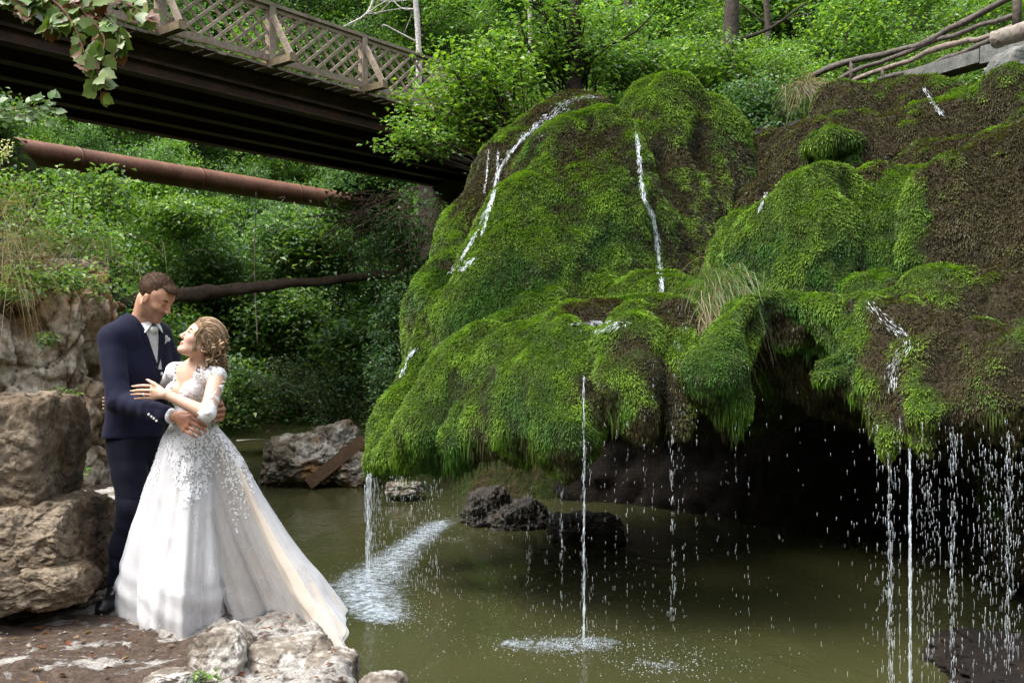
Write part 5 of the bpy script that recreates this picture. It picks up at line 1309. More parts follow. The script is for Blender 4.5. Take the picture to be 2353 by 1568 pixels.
def hard(Fd, d): Fd.F = np.maximum(Fd.F, d.astype(f32))
Jk = T.copy(); hard(Jk, -np.maximum(vin, front) ); hard(Jk, -zh)
# open the neck
nk = Field.__new__(Field); nk.lo, nk.h, nk.ax = T.lo, T.h, T.ax; nk.F = np.full_like(T.F, 1.0); nk.cap(NB + [0, 0, -.03], NB + [.02, 0, .12], .073, .076)
hard(Jk, -nk.F)
def wrinkle(pts_a, pts_b):
    def fn(v):
        d = np.zeros(len(v))
        for a, b, amp, fr, w in pts_b:
            ax = nrm(b - a); t = (v - a) @ ax; rr = np.linalg.norm(v - a - t[:, None] * ax, axis=1)
            d += amp * np.sin(t * fr + 2 * vnoise(v * 9, 3)) * np.exp(-(rr / w) ** 2 * .5) * ((t > -.02) & (t < np.linalg.norm(b - a) + .03))
        return d + fbm(v * [1, 1, .6] + v[:, [2, 0, 1]] * .5, 8, 3, 9) * .009
    return fn
Jk.chain([SR, J['elR'], J['wrR'] * .88 + J['elR'] * .12], [.069, .060, .044], .03); Jk.chain([SL, J['elL'], J['wrL'] * .85 + J['elL'] * .15], [.069, .058, .044], .03)
mk = J['elR']; jk = fieldobj(Jk, 'jacket', M_SUIT, groom, 2, .4, disp=wrinkle(None, [(SR + [0, 0, -.12], J['elR'], .0016, 70, .07), (J['elR'] + [0, 0, .01], J['wrR'], .0022, 95, .06)]))
vt, ft = Tt.nets(); tbv = BVHTree.FromPolygons([tuple(a) for a in vt], ft.tolist())
def chest(lat, zz, off):
    h_ = tbv.ray_cast(Vector(cc0 + GL * lat + [0, 0, zz] + GF * .35), Vector(-GF)); 
    return (np.array(h_[0]) if h_[0] is not None else cc0 + GL * lat + [0, 0, zz]) + GF * off
lo_, hi_ = cc0 - .25, cc0 + [.25, .25, .3]
for sg in (-1, 1):
    mb = MB(); nt2, nw = 40, 7; V = []
    for a in range(nt2):
        tt = a / (nt2 - 1) * .93; zz = za + (zt - za) * tt; yc_ = .030 - .028 * tt; h0 = .078 * tt
        wd_ = .050 * min(1, tt * 1.9 + .05) * (1 if tt < .70 else (.58 if tt < .76 else .92 - (tt - .76) * 1.2))
        for b_ in range(nw):
            u_ = b_ / (nw - 1); V.append(chest(yc_ + sg * (h0 - .003 + wd_ * u_), zz + (wd_ * u_ * .55 if .5 < tt < .72 else 0), .0065 - .002 * u_))
    V = np.array(V); V2 = V - GF * .009; f_ = GRIDF(nt2, nw); f_ = f_ if sg > 0 else f_[:, ::-1]
    mb.add(np.concatenate([V, V2]), np.concatenate([f_, f_[:, ::-1] + len(V)] + [np.array([[q, q + nw, q + nw + len(V), q + len(V)] for q in range(b0, (nt2 - 1) * nw, nw)]) for b0 in (0, nw - 1)]))
    mb.obj('lapel', M_SUIT, jk, True)
# shirt, collar, tie
Sh = Tt.copy(); Sh.F = Sh.F + .010; hard(Sh, (np.abs(y - .02) - .10)); hard(Sh, front); hard(Sh, -(z - za + .03))
Sh = sub(Sh, lo_, hi_); Sh.cap(NB + [.006, 0, -.02], NB + [.020, 0, .058], .074, .067, .01)
sh = fieldobj(Sh, 'shirt', M_SHIRT, groom, 1, .3)
mb = MB()      # collar wings
kx = gP(.03, 0, -.1); kn_ = cc0 + GR[0] * .112 + GR[1] * .016 + GR[2] * (zt - .095)
for sg in (-1, 1):
    a0 = NB + [.02, 0, .058] + GL * sg * .062 + GF * .015; a1 = NB + [.02, 0, .03] + GL * sg * .075 + GF * .02; a2 = kn_ + GL * sg * .055 + [0, 0, -.028]; a3 = kn_ + GL * sg * .008 + [0, 0, .022]
    V = np.array([a0, a1, a2, a3]); V = np.concatenate([V, V + GF * .005 + GL * sg * .002]); mb.add(V, np.array([[0, 1, 2, 3], [7, 6, 5, 4], [0, 4, 5, 1], [1, 5, 6, 2], [2, 6, 7, 3], [3, 7, 4, 0]]))
mb.obj('collar', M_SHIRT, sh, False)
Ti = Tt.copy(); Ti.F = Ti.F + .0015; hard(Ti, np.abs(y - yc) - (.020 + .014 * np.clip(1.1 - t_, 0, 1))); hard(Ti, front); hard(Ti, -(z - za + .01)); hard(Ti, (z - zt + .10)); Ti = sub(Ti, lo_, hi_)
Ti.ell(kn_ + [0, 0, -.012], (.022, .027, .022), GR, .012)
fieldobj(Ti, 'tie', M_TIE, groom, 1, .3)
def blob(mb, c, r, R=None, col=(.8, .8, .8)):
    D_, Q_ = cube_sphere(4); q = D_ * np.asarray(r); q = q @ (R if R is not None else np.eye(3)); mb.add(q + c, Q_, col)
TBV = None
def surf_of(o): me = o.data; v = np.empty(len(me.vertices) * 3, f32); me.vertices.foreach_get('co', v); return BVHTree.FromPolygons([tuple(a) for a in v.reshape(-1, 3).astype(float)], [tuple(p.vertices) for p in me.polygons])
jb = surf_of(jk)
def on(bv, px, py, off=.004):
    o = Vector((0, 0, CAMZ)); dr_ = Vector(((px - 1176) / F, 1, -(py - 784) / F)).normalized(); h_ = bv.ray_cast(o, dr_)
    return None if h_[0] is None else np.array(h_[0] + h_[1] * off)
for (px, py) in [(370, 858), (343, 951), (349, 956), (355, 960), (361, 965)]:
    p = on(jb, px, py)
    if p is not None: mb = MB(); blob(mb, p, (.0065, .0035, .0065) if px != 370 else (.009, .004, .009), None, (.75, .74, .72)); mb.obj('button', M_BUT, jk)
p = on(jb, 380, 786)
if p is not None:
    mb = MB(); gg = np.random.default_rng(4)
    for k in range(9): blob(mb, p + np.array([gg.normal(0, .009), -.004, gg.normal(.006, .014)]), (.010, .005, .012), None, (.8, .8, .8))
    mb.obj('pocket_square', M_SHIRT, jk)
# shirt cuff
mb = MB(); ax = nrm(J['wrR'] - J['elR']); c = J['wrR'] - ax * .018; tube(mb, [c - ax * .02, c + ax * .012], [.039, .037], 20); mb.obj('cuff', M_SHIRT, sh)
# trousers
lo, hi = BOX(np.array([J[k] for k in ('hipR', 'knR', 'anR', 'hipL', 'knL', 'anL')]), .15)
Tr = Field(lo, hi, .006); Tr.cap(TC[3] + [0.01, 0, .02], TC[3] + [.01, 0, -.08], .150, .14, .03, fl=(GF, .68))
aR = J['anR'] + [-.004, 0, -.01]
Tr.chain([J['hipR'] + [-.012, 0, -.03], W(298, 1090, 5.37), J['knR'], W(281, 1255, 5.36), aR], [.100, .088, .070, .066, .056], .03, fl=((0, 1, 0), .95)); Tr.chain([J['hipL'], J['knL'], J['anL']], [.10, .073, .058], .03)
fieldobj(Tr, 'trousers', M_TROU, groom, 1, .4, disp=wrinkle(None, [(W(292, 1150, 5.3), W(284, 1230, 5.3), .004, 60, .07), (W(272, 1290, 5.3), aR, .004, 70, .07)]))
for an, dx in ((J['anR'], -.012), (J['anL'], .03)):
    S = Field(an + [-.12, -.26, -.16], an + [.12, .12, .06], .005); z0 = 1.0
    hl_ = np.array([an[0], an[1] + .03, z0 + .045]); to = np.array([an[0] + dx, an[1] - .155, z0 + .038])
    S.cap(hl_, to, .042, .040, .01, fl=((0, 0, 1), .95)); S.cap(hl_ + [0, 0, .03], an + [0, -.03, -.02], .040, .045, .03); S.cap(to, to + [dx * .2, -.035, -.008], .038, .030, .015, fl=((0, 0, 1), .8))
    so_ = S.copy(); X_, Y_, Z_ = S.grid(); S.F = np.maximum(S.F, (z0 + .016 - Z_ + 0 * X_ + 0 * Y_).astype(f32)); s1 = fieldobj(S, 'shoe', M_SHOE, groom, 1, .3)
    so_.F = np.maximum(np.maximum(so_.F - .004, (Z_ - (z0 + .017) + 0 * X_ + 0 * Y_).astype(f32)), (z0 - .002 - Z_ + 0 * X_ + 0 * Y_).astype(f32)); fieldobj(so_, 'sole', M_SHOE, s1, 0)

# ---------------------------------------------------------------- bride
BF = nrm(np.array([-.62, -.78, 0])); BR_ = frame(BF); BL = BR_[1]
yb, pb_ = math.radians(27), math.radians(27)
QR = frame((-math.cos(yb) * math.cos(pb_), -math.sin(yb) * math.cos(pb_), math.sin(pb_)))
QC = W(464, 781, 5.10); QS = .885
bSL, bSR = W(499, 864, 5.05), W(401, 853, 5.24); bNB = W(448, 843, 5.17)
K = dict(elL=W(476, 950, 4.90), wrL=W(381, 905, 4.925), elR=W(372, 915, 5.62), wrR=W(282, 920, 5.62), hipL=W(448, 1010, 5.15), knL=W(440, 1190, 5.14), anL=W(455, 1350, 5.15), hipR=W(418, 1010, 5.2), knR=W(420, 1190, 5.15), anR=W(420, 1350, 5.2))
BT = [W(448, 872, 5.15), W(445, 915, 5.15), W(440, 958, 5.16), W(440, 1012, 5.17)]
def b_torso(Fd, g):
    Fd.chain(BT, [.118 + g, .110 + g, .092 + g, .112 + g], .03, fl=(BF, .70))
    Fd.cap(bSR + BL * .012, bSL - BL * .012, .042 + g, .042 + g, .04)
    for sg in (-1, 1): Fd.ell(W(446, 900, 5.15) + BL * sg * .062 + BF * .072, np.array([.044, .052, .050]) + g, BR_, .03)
    Fd.cap(bNB + [0, 0, -.03], bSR, .04 + g, .038 + g, .03); Fd.cap(bNB + [0, 0, -.03], bSL, .04 + g, .038 + g, .03)
allp = np.array([bSL, bSR, QC] + list(K.values()))
B = Field(allp.min(0) - [.16, .2, .12], allp.max(0) + [.16, .16, .16], .0046)
b_torso(B, -.003)
B.cap(bNB + [0, 0, -.03], QC - .030 * QR[0] - .055 * QR[2], .050, .047, .025)
bP = add_head(B, QC, QR, QS, True)
B.chain([bSL, K['elL'], K['wrL']], [.043, .036, .0235], .015); B.chain([bSR, K['elR'], K['wrR']], [.043, .034, .0235], .015)
B.chain([K['hipR'], K['knR'], K['anR']], [.06, .045, .033], .02); B.chain([K['hipL'], K['knL'], K['anL']], [.06, .045, .033], .02)
for an in (K['anR'], K['anL']): B.cap(an + [0, 0, -.04], an + [-.02, -.12, -.09], .028, .02, .02)
KN = [(353, 886, 4.965), (349, 896, 4.96), (350, 906, 4.965), (353, 914, 4.97)]; TP = [(306, 887, 5.02), (303, 898, 5.022), (305, 905.5, 5.024), (313, 915, 5.026)]
hand(B, K['wrL'], [W(*q) for q in KN], [W(*q) for q in TP], [W(370, 893, 4.945), W(354, 881, 4.955), W(339, 872, 4.975)], .0079, np.array([0, -.007, .003]), .0165)
hand(B, K['wrR'], [W(262, 912 + i * 8, 5.60) for i in range(4)], [W(237, 914 + i * 8, 5.50) for i in range(4)], [W(270, 905, 5.6), W(258, 900, 5.57), W(246, 902, 5.53)], .008, None, .0165)
BS = np.array([.64, .41, .30])
def bcol(v): return head_paint(v, np.tile(BS, (len(v), 1)), QC, QR, QS, (.50, .13, .12), None, (.62, .25, .18))
bride = thing('person', (BT[0][0], 5.15, 1.0), 'woman in a long white wedding dress looking up at the man, hand on his arm', 'person')
fieldobj(B, 'body', M_SKIN, bride, 1, .3, bcol)
face_bits(bP, QR, QS, bride, (.07, .035, .02), (.10, .05, .02), (.85, .12, .25), True)
# nails + ring
mb = MB()
for q in TP + [(339, 872, 4.975)]:
    mb = MB(); blob(mb, W(*q) + [-.003, -.006, .001], (.005, .0025, .0035), None, (.75, .5, .45)); mb.obj('fingernail', M_BUT, bride)
mb = MB(); a = W(331, 905.5, 4.985); tube(mb, [a + [.002, 0, 0], a - [.002, 0, 0]], .0098, 14, c=(.85, .8, .7)); blob(mb, a + [0, -.010, .002], (.004, .003, .004), None, (.95, .95, .95)); mb.obj('ring', M_BUT, bride)
# dress: bodice
lo, hi = BOX(np.array(BT[:3] + [bSL, bSR]), .17); T = Field(lo, hi, .0048); b_torso(T, .004)
x, y, z = loc_of(T, BT[0], BR_); zt, za = (CAMZ - (838 - 784) / F * 5.1) - BT[0][2], (CAMZ - (912 - 784) / F * 5.05) - BT[0][2]
t_ = (z - za) / (zt - za); X_, Y_, Z_ = T.grid(); gp = np.stack(np.broadcast_arrays(y * 0 + y, z), -1)
sc_ = .006 * np.sin(z * 330) + .004 * np.sin(z * 190 + y * 90)
vin = np.where(t_ < 0, -t_ * .03 + .004 - 0 + np.abs(y) , np.abs(y) - (.020 + .075 * np.clip(t_, 0, 1.6) ** .8)) + sc_
front = np.where(x > -.01, -.2, .2)
hard(T, -np.maximum(vin, front)); nk_ = T.copy(); nk_.F = np.full_like(T.F, 1.0); nk_.cap(bNB + [0, 0, -.02], bNB + [0, 0, .12], .072, .08); hard(T, -nk_.F)
hard(T, -(z - (BT[2][2] - BT[0][2] - .03))); 
arm = T.copy(); arm.F = np.full_like(T.F, 1.0); arm.cap(bSL + BL * .03 + [0, 0, -.02], bSL + BL * .2 + [0, 0, -.1], .05, .1)
M_LACE = None
m, nt, out = mat('lace'); n1 = N(nt, 'ShaderNodeTexVoronoi', _in={'Scale': 65.0}); tc = N(nt, 'ShaderNodeTexCoord'); nt.links.new(tc.outputs['Object'], n1.inputs['Vector']); n2 = noise_node(nt, 110, 4, .7)
c = ramp(nt, n2.outputs[0], [(.35, (.50, .47, .45)), (.6, (.86, .86, .88))]).outputs[0]
principled(nt, out, c, .7, .3, bump(nt, n2.outputs[0], .9, .004, bump(nt, n1.outputs[0], .9, .006))); M_LACE = m
bod = fieldobj(T, 'bodice', M_LACE, bride, 1, .3)
# sheer lace sleeve
m, nt, out = mat('sheer_lace'); a = N(nt, 'ShaderNodeVertexColor', layer_name='Col'); n1 = noise_node(nt, 34, 3, .7); n2 = noise_node(nt, 150, 3, .7)
ad = N(nt, 'ShaderNodeMath', operation='ADD'); nt.links.new(n1.outputs[0], ad.inputs[0]); nt.links.new(a.outputs[0], ad.inputs[1])
r_ = ramp(nt, ad.outputs[0], [(.52, (.10,) * 3), (.56, (1, 1, 1))]); p = principled(nt, None, (.82, .82, .84), .7, .3, bump(nt, n2.outputs[0], .8, .004)); tp = N(nt, 'ShaderNodeBsdfTransparent')
mx = N(nt, 'ShaderNodeMixShader'); nt.links.new(r_.outputs[0], mx.inputs[0]); nt.links.new(tp.outputs[0], mx.inputs[1]); nt.links.new(p.outputs[0], mx.inputs[2]); nt.links.new(mx.outputs[0], out.inputs[0]); M_SHEER = m
for a_, b_, nm in ((bSL, K['elL'], 'L'), (bSR, K['elR'], 'R')):
    lo, hi = BOX(np.array([a_, b_]), .09); S = Field(lo, hi, .0048); S.cap(a_, b_, .0475, .0405); ax = nrm(b_ - a_)
    if nm == 'L': S.cap(b_, b_ + nrm(K['wrL'] - b_) * .05, .0405, .037, .012)
    X_, Y_, Z_ = S.grid(); t = (X_ - b_[0]) * ax[0] + (Y_ - b_[1]) * ax[1] + (Z_ - b_[2]) * ax[2]
    fa = nrm(K['wrL'] - K['elL']); u = (X_ - b_[0]) * fa[0] + (Y_ - b_[1]) * fa[1] + (Z_ - b_[2]) * fa[2]
    S.F = np.maximum(S.F, (u - .030 + .006 * np.sin(Z_ * 260)).astype(f32)) if nm == 'L' else S.F
    ln = np.linalg.norm(b_ - a_)
    fieldobj(S, 'sleeve', M_SHEER, bride, 1, .3, lambda v: np.clip(np.stack([(sstep(.40, .0, ((v - a_) @ ax) / ln) * .30 + sstep(.70, 1.0, ((v - a_) @ ax) / ln) * .13 - .02)] * 3, 1), 0, 1))
# skirts
def closed_spline(P, n):
    P = np.asarray(P); m_ = len(P); t = np.linspace(0, m_, n, endpoint=False); i = np.floor(t).astype(int); u = (t - i)[:, None]
    a, b, c, d = P[(i - 1) % m_], P[i % m_], P[(i + 1) % m_], P[(i + 2) % m_]
    return .5 * ((2 * b) + (c - a) * u + (2 * a - 5 * b + 4 * c - d) * u ** 2 + (3 * b - a - 3 * c + d) * u ** 3)
def skirt(C, rx, ry, hem, gl, gr, nu=300, nv=110, folds=(), grow=0.0, zoff=0.0, seed=0, top=.0):
    """loft from the waist ellipse to the hem curve; profile gl on the left strands, gr on the right ones"""
    H = closed_spline([W(*q) for q in hem], nu); H[:, 2] += zoff
    th = np.linspace(0, 2 * np.pi, nu, endpoint=False) ; T_ = C + np.stack([-np.cos(th) * rx, -np.sin(th) * ry, 0 * th + top], 1)
    v = np.linspace(0, 1, nv)[None, :, None]; wr = ((1 - np.cos(th)) / 2)[:, None]
    gv = np.interp(v[0, :, 0], gl[0], gl[1])[None] * (1 - wr) + np.interp(v[0, :, 0], gr[0], gr[1])[None] * wr
    P = T_[:, None, :] + (H - T_)[:, None, :] * v; P[..., :2] = T_[:, None, :2] + (H - T_)[:, None, :2] * gv[..., None]
    rad = np.stack([-np.cos(th), -np.sin(th), 0 * th], 1)[:, None, :]
    dsp = 0
    for (k, amp, ph, pw) in folds: dsp = dsp + amp * np.sin(k * th[:, None] + ph + .5 * np.sin(3 * v[..., 0] + k)) * v[..., 0] ** pw
    dsp = dsp + fbm(P * np.array([1, 1, .45]), 6, 3, seed) * .022 * v[..., 0] ** .7 + grow * sstep(0, .12, v[..., 0])
    dsp = dsp + .010 * np.sin(P[..., 2] * 46 + P[..., 0] * 22 + 3 * vnoise(P * 3, 5)) * sstep(.68, .9, v[..., 0]) * (.5 + .5 * vnoise(P * 4, 8))
    P = P + rad * dsp[..., None]
    i = np.arange(nu)[:, None]; j = np.arange(nv - 1)[None, :]; i2 = (i + 1) % nu
    f = np.stack([i * nv + j, i * nv + j + 1, i2 * nv + j + 1, i2 * nv + j], -1).reshape(-1, 4)
    return P, f
def satin(name, col, tr=.25, rough=.6, sparkle=True):
    m, nt, out = mat(name); n1 = noise_node(nt, 420, 2, .6); n2 = noise_node(nt, 5, 4, .6, None, .8); vo = N(nt, 'ShaderNodeTexVoronoi', _in={'Scale': 90.0}); tc = N(nt, 'ShaderNodeTexCoord'); nt.links.new(tc.outputs['Object'], vo.inputs['Vector'])
    c = mixc(nt, ramp(nt, n2.outputs[0], [(.4, (0, 0, 0)), (.65, (1, 1, 1))]).outputs[0], col, tuple(min(.86, a * 1.08) for a in col))
    r = ramp(nt, vo.outputs[0], [(.0, (.1,) * 3), (.10, (rough,) * 3)])
    p = principled(nt, None, c, r.outputs[0], .35, bump(nt, n1.outputs[0], .2, .001, bump(nt, n2.outputs[0], .35, .02))); p.inputs['Sheen Weight'].default_value = .3
    t = N(nt, 'ShaderNodeBsdfTranslucent', _in={0: col + (1,)}); mx = N(nt, 'ShaderNodeMixShader', _in={0: tr}); nt.links.new(p.outputs[0], mx.inputs[1]); nt.links.new(t.outputs[0], mx.inputs[2]); nt.links.new(mx.outputs[0], out.inputs[0]); return m
M_DRESS = satin('white_tulle', (.68, .64, .62)); M_IVORY = satin('ivory_lining', (.68, .60, .51))
m, nt, out = mat('sheer_tulle'); lw = N(nt, 'ShaderNodeLayerWeight', _in={0: .35}); n1 = noise_node(nt, 3.5, 4, .6, None, .8)
mu = N(nt, 'ShaderNodeMath', operation='MULTIPLY_ADD', _in={1: .6, 2: -.10}); nt.links.new(lw.outputs['Facing'], mu.inputs[0]); a2 = N(nt, 'ShaderNodeMath', operation='MULTIPLY_ADD', _in={1: .7}); nt.links.new(n1.outputs[0], a2.inputs[0]); nt.links.new(mu.outputs[0], a2.inputs[2])
cl = N(nt, 'ShaderNodeClamp', _in={1: .10, 2: .8}); nt.links.new(a2.outputs[0], cl.inputs[0])
p = principled(nt, None, (.76, .78, .82), .6, .3); tp = N(nt, 'ShaderNodeBsdfTransparent'); mx = N(nt, 'ShaderNodeMixShader'); nt.links.new(cl.outputs[0], mx.inputs[0]); nt.links.new(tp.outputs[0], mx.inputs[1]); nt.links.new(p.outputs[0], mx.inputs[2]); nt.links.new(mx.outputs[0], out.inputs[0]); M_TULLE = m
WC = W(440, 966, 5.16)
HEM1 = [(284, 1400, 5.27), (304, 1434, 5.06), (350, 1456, 4.88), (415, 1465, 4.80), (468, 1448, 4.86), (500, 1418, 5.02), (514, 1384, 5.22), (505, 1340, 5.55), (430, 1315, 5.85), (330, 1325, 5.75)]
GLv, GRv = ([0, .08, .2, .37, .55, .75, .88, 1], [0, .13, .28, .51, .75, .95, 1.02, 1.0]), ([0, .08, .3, .6, .8, .92, 1], [0, .02, .08, .58, .98, 1.05, 1.0])
P1, f1 = skirt(WC, .098, .088, HEM1, GLv, GRv, folds=[(7, .014, .4, 1.2), (13, .010, 2.0, 1.0), (4, .014, 1.0, 1.0), (23, .004, .7, 1)], zoff=.012, seed=2)
mb = MB(); mb.add(P1.reshape(-1, 3), f1); sk = mb.obj('skirt', M_DRESS, bride)
P1b, _ = skirt(WC, .098, .088, HEM1, GLv, GRv, folds=[(7, .014, .4, 1.2), (13, .010, 2.0, 1.0), (4, .014, 1.0, 1.0), (23, .004, .7, 1)], grow=.012, zoff=.004, seed=2)
mb = MB(); mb.add(P1b.reshape(-1, 3), f1); mb.obj('tulle_overlay', M_TULLE, sk)
HEM2 = [(480, 1395, 5.45), (520, 1424, 5.12), (570, 1424, 5.10), (625, 1412, 5.16), (680, 1425, 5.10), (730, 1455, 4.94), (778, 1499, 4.80), (797, 1424, 5.02), (765, 1375, 5.40), (640, 1325, 5.85), (520, 1320, 5.85)]
TW = W(458, 972, 5.20); lin = ([0, .18, .4, .58, .77, .9, 1], [0, .20, .37, .54, .73, .88, 1.0]); lin0 = ([0, .1, .3, .6, 1], [0, .1, .3, .6, 1])
P2, f2 = skirt(TW, .080, .070, HEM2, lin0, lin, folds=[(8, .020, .2, 1.3), (15, .013, 1.0, 1.1), (27, .006, .7, 1), (5, .02, 2, 1)], zoff=.014, seed=8)
mb = MB(); mb.add(P2.reshape(-1, 3), f2); trn = mb.obj('train', M_IVORY, bride)
FT = [(8, .020, .2, 1.3), (15, .013, 1.0, 1.1), (27, .006, .7, 1), (5, .02, 2, 1)]
P3, _ = skirt(TW, .082, .072, HEM2, lin0, lin, folds=FT, grow=.016, zoff=.004, seed=8)
mb = MB(); mb.add(P3.reshape(-1, 3), f2); mb.obj('tulle_overlay', M_TULLE, trn)
# lace motifs
def motifs(P, n, pick, seed, name, parent, rmin=.006, rmax=.014, lift=.002):
    g = np.random.default_rng(seed); mb = MB(); nu, nv = P.shape[:2]; k = 0; tries = 0
    dPu = np.roll(P, -1, 0) - np.roll(P, 1, 0); dPv = np.gradient(P, axis=1); NN = nrm(np.cross(dPv, dPu)); ctr = P.mean((0, 1))
    if np.mean(np.sum(NN * (P - P.mean(0, keepdims=True)), -1)) < 0: NN = -NN
    while k < n and tries < n * 80:
        tries += 1; i = g.integers(0, nu); j = int(nv * g.random()); p = P[i, j]
        px = p[0] / p[1] * F + 1176; py = 784 - (p[2] - CAMZ) / p[1] * F
        if g.random() > pick(px, py, p): continue
        nn = NN[i, j]; r = g.uniform(rmin, rmax) * .55; t1 = nrm(np.cross(nn, g.normal(0, 1, 3))); t2 = np.cross(nn, t1); m_ = g.integers(5, 8); a = np.arange(m_) * 2 * np.pi / m_
        dd = np.cos(a)[:, None] * t1 + np.sin(a)[:, None] * t2
        kites(mb, p + nn * lift + 0 * dd, dd + nn * .25, np.tile(nn, (m_, 1)), r * g.uniform(.8, 1.1, m_), r * .85, (.9, .9, .92), fold=.08, mid=.62); k += 1
        if g.random() < .5: kites(mb, (p + nn * lift)[None], (t1 + nn * .1)[None], nn[None], r * 2.2, r * .5, (.9, .9, .92), fold=.05)
    return mb.obj(name, M_LACEM, parent, False, kind='stuff')
m, nt, out = mat('lace_motif'); principled(nt, out, (.84, .84, .86), .6, .3); M_LACEM = m
def pk(px, py, p):
    if p[1] > 5.25: return .1 if py < 1080 else 0
    lim = 1120 + 55 * math.sin(px * .075 + 1.2) + (70 if 440 < px < 475 else 0) + (25 if px < 365 else 0)
    cl_ = fbm(np.array([[px * .03, py * .022, 0]]), 1, 2, 4)[0]
    return float(np.clip((lim - py) / 110, 0, 1) ** .7 * (.35 + 1.2 * (cl_ > -.02)))
motifs(P1b, 3600, pk, 1, 'lace_flowers', sk)
motifs(P3, 1300, lambda px, py, p: float(np.clip((1170 + 60 * math.sin(px * .06) - py) / 160, 0, 1)) if (px > 455 and p[1] < 5.3) else 0, 2, 'lace_flowers', trn)
mb = MB(); g = np.random.default_rng(12)
for k in range(330):
    PP_ = (P1b, P3)[k % 2]; i = g.integers(0, PP_.shape[0]); j = g.integers(40, PP_.shape[1]); p = PP_[i, j]
    if p[1] < 5.35: blob(mb, p + [0, -.003, 0], (.0018,) * 3, None, (.85, .85, .85))
mb.obj('pearls', M_BUT, sk, kind='stuff')
# bodice flowers and sleeve flowers
bb_ = surf_of(bod); mb = MB(); g = np.random.default_rng(8)
for k in range(1100):
    px, py = g.uniform(385, 515), g.uniform(835, 965); h_ = bb_.ray_cast(Vector((0, 0, CAMZ)), Vector(((px - 1176) / F, 1, -(py - 784) / F)).normalized())
    if h_[0] is None: continue
    p = np.array(h_[0]); nn = np.array(h_[1]); nn = nn if nn[1] < 0 else -nn; t1 = nrm(np.cross(nn, g.normal(0, 1, 3))); t2 = np.cross(nn, t1); m_ = 6; a = np.arange(m_) * 2 * np.pi / m_
    dd = np.cos(a)[:, None] * t1 + np.sin(a)[:, None] * t2; r = g.uniform(.003, .0065); kites(mb, p + nn * .002 + 0 * dd, dd + nn * .3, np.tile(nn, (m_, 1)), r, r * .85, (.9, .9, .92), fold=.08, mid=.62)
mb.obj('lace_flowers', M_LACEM, bod, False, kind='stuff')
# waist band
mb = MB(); th = np.linspace(0, 2 * np.pi, 60, endpoint=False); C_ = WC + [0, 0, .012]
pts = C_ + np.stack([-np.cos(th) * .104, -np.sin(th) * .094, 0 * th], 1); tube(mb, np.concatenate([pts, pts[:1]]), .010, 6); mb.obj('waistband', M_LACE, sk)
# necklace, earring
mb = MB(); nb = []
for t in np.linspace(0, 1, 30):
    px = 424 + 42 * t; py = 838 + 46 * math.sin(math.pi * min(1, t * 1.15)) ** .8 * (1 - .35 * t) if t < .87 else 838 + (1 - t) * 60
    nb.append((px, py))
import bmesh as _bm
bodyo = [o for o in bride.children if o.name.startswith('body')][0]; bbv = surf_of(bodyo)
NKP = [(421, 838), (425, 850), (430, 862), (434, 871), (441, 864), (450, 855), (460, 846), (468, 836)]
pp = [on(bbv, a, b, .003) for a, b in NKP]; pp = [p for p in pp if p is not None]
tube(mb, spline(pp, 40), .0012, 5, c=(.6, .5, .35)); blob(mb, pp[3] + [0, -.004, -.010], (.0035, .003, .006), None, (.9, .9, .9)); mb.obj('necklace', M_BUT, bride)
mb = MB(); e = bP(-.006, -.082, -.046) if (QR[1][1] > 0) else bP(-.006, .082, -.046); blob(mb, e, (.005, .004, .005), None, (.9, .9, .92)); blob(mb, e + [0, 0, -.012], (.003, .003, .008), None, (.9, .9, .92)); mb.obj('earring', M_BUT, bride)
# hair
hcol = lambda q: np.array([.17, .098, .052]) * (1 + .45 * vnoise(q * [20, 120, 50], 2))[:, None] * (1 + .6 * sstep(.04, .12, q[:, 2]))[:, None]
XB = ([-.13, -.08, -.03, -.02, .004, .02, .04, .06, .085, .1], [-.09, -.09, -.07, .006, .006, -.002, .004, .046, .070, .08])
ho, hv, hn, hq = cap_hair(QC, QR, QS, .009, XB, M_HAIR, bride, hcol, .008, [(-.095, 0, -.01, .045, .06, .055), (-.10, 0, -.06, .045, .055, .05)])
mb = MB(); g = np.random.default_rng(15); RAD = np.array([.110, .089, .106])
HCOL = [np.array([.20, .125, .07]), np.array([.34, .23, .14]), np.array([.48, .36, .24]), np.array([.14, .085, .048])]
QL = lambda q: QC + QS * (np.asarray(q) @ QR)
def dirv(x, y, z): return nrm(np.array([x, y, z]))
for k in range(420):
    side = g.choice([-1, 1]); t = g.uniform(0, 1.12)
    st = dirv(.80 - .62 * t, side * (.06 + .85 * t), .66 - .62 * t + g.normal(0, .03)); en = dirv(-.88, side * g.uniform(0, .45), g.uniform(-.65, .1))
    md = dirv(-.1, side * (.15 + .78 * t), .95 - .80 * t)
    s_ = np.linspace(0, 1, 14)[:, None]; dd = nrm((1 - s_) ** 2 * st + 2 * s_ * (1 - s_) * md * 1.2 + s_ ** 2 * en)
    P = dd * RAD * (1.0 + .045 * g.random() + .02 * np.sin(s_ * g.uniform(6, 14) + g.uniform(0, 6))) + [-.018, 0, .034]
    tube(mb, QL(P), np.interp(np.linspace(0, 1, 14), [0, .2, .8, 1], [.001, .0032, .0038, .002]) * QS, 4, c=HCOL[g.integers(0, 4)] * g.uniform(.8, 1.2), cap=False)
ysg = -1 if QR[1][1] > 0 else 1
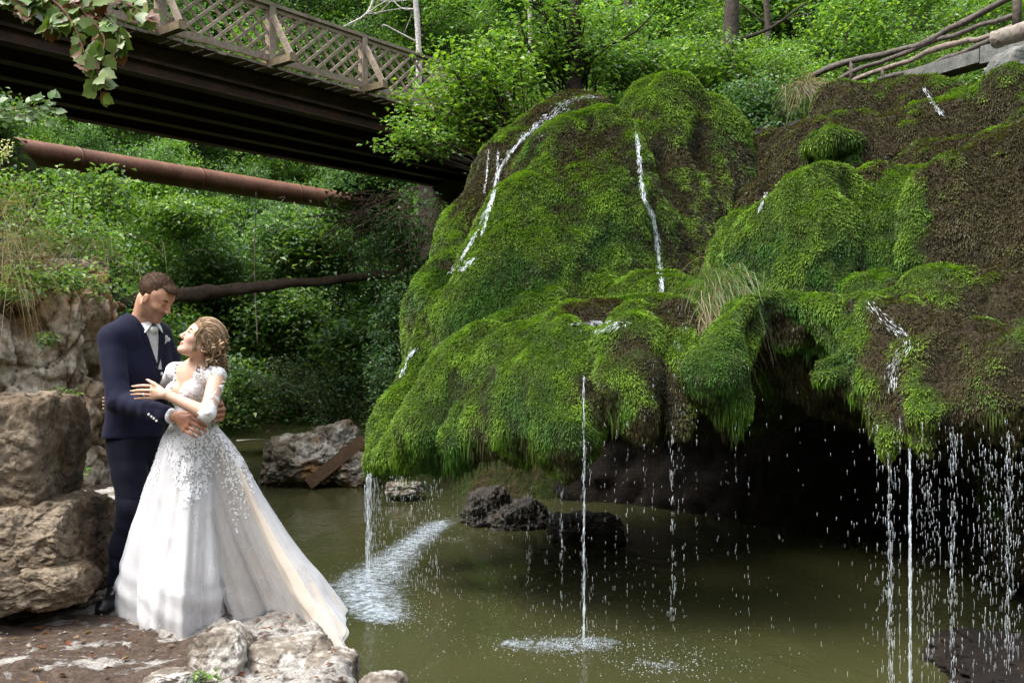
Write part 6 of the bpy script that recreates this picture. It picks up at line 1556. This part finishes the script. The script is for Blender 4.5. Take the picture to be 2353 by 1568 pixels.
for k in range(230):      # waves pinned over the ear towards the nape
    s0 = np.array([g.uniform(-.07, .045), ysg * .082, g.uniform(.0, .075)]); s1 = np.array([g.uniform(-.11, -.06), ysg * g.uniform(.02, .07), g.uniform(-.08, -.01)])
    if s0[0] > .0: s1[0] += .02
    md = (s0 + s1) / 2 + [g.normal(0, .008), ysg * .016, g.normal(-.004, .010)]
    P = spline([s0, md, s1], 12); P = P + (np.sin(np.linspace(0, g.uniform(4, 9), 12) + g.uniform(0, 6))[:, None] * np.array([.002, .002, .005])); P = P / np.maximum(1, .0)
    tube(mb, QL(P), np.interp(np.linspace(0, 1, 12), [0, .3, .8, 1], [.001, .0028, .003, .0012]) * QS, 4, c=HCOL[g.integers(0, 4)] * g.uniform(.75, 1.2), cap=False)
def curl(p0, L, r, dirw, turns, tr_, col):
    t = np.linspace(0, 1, 30)[:, None]; ax = nrm(dirw); a = nrm(np.cross(ax, [0.3, 1, 0.2])); b = np.cross(ax, a); ph = g.uniform(0, 6.28)
    R_ = r * (.4 + .8 * t); P = p0 + ax * L * t + (a * np.cos(t * turns * 6.28 + ph) + b * np.sin(t * turns * 6.28 + ph)) * R_
    for q_ in range(3):
        tube(mb, P + g.normal(0, .0018, 3), np.interp(t[:, 0], [0, .3, .9, 1], [.0014, .0019, .0014, .0006]), 4, c=col * g.uniform(.7, 1.3), cap=False)
for k in range(190):
    q = np.array([g.normal(-.085, .024), g.normal(0, .042) + ysg * .02, g.normal(-.045, .038)]); curl(QL(q), g.uniform(.02, .055), g.uniform(.006, .013), np.array([g.normal(.1, .4), g.normal(-.3, .4), g.normal(-.8, .4)]), g.uniform(.8, 1.8), 0, HCOL[g.integers(0, 4)] * g.uniform(.7, 1.25))
for k in range(34):
    p0 = W(g.uniform(494, 520), g.uniform(802, 838), 5.12 + g.normal(0, .02)); curl(p0, g.uniform(.03, .07), g.uniform(.005, .010), np.array([g.normal(0, .3), -.1, -1]), g.uniform(1, 2.0), 0, HCOL[g.integers(0, 4)] * g.uniform(.8, 1.2))
ysg = -1 if QR[1][1] > 0 else 1
for k in range(60):     # loose face-framing locks
    P = spline([QL((.040 + g.normal(0, .004), ysg * .070, .062)), QL((.050 + g.normal(0, .006), ysg * .076, .01)), QL((.034 + g.normal(0, .006), ysg * .078, -.04 + g.normal(0, .006))), QL((.022 + g.normal(0, .01), ysg * .08, -.075 + g.normal(0, .012)))], 16) + g.normal(0, .002, 3)
    tube(mb, P, np.linspace(.0018, .0007, 16), 4, c=HCOL[g.integers(0, 3)], cap=False)
mb.obj('curls', M_HAIR, ho)
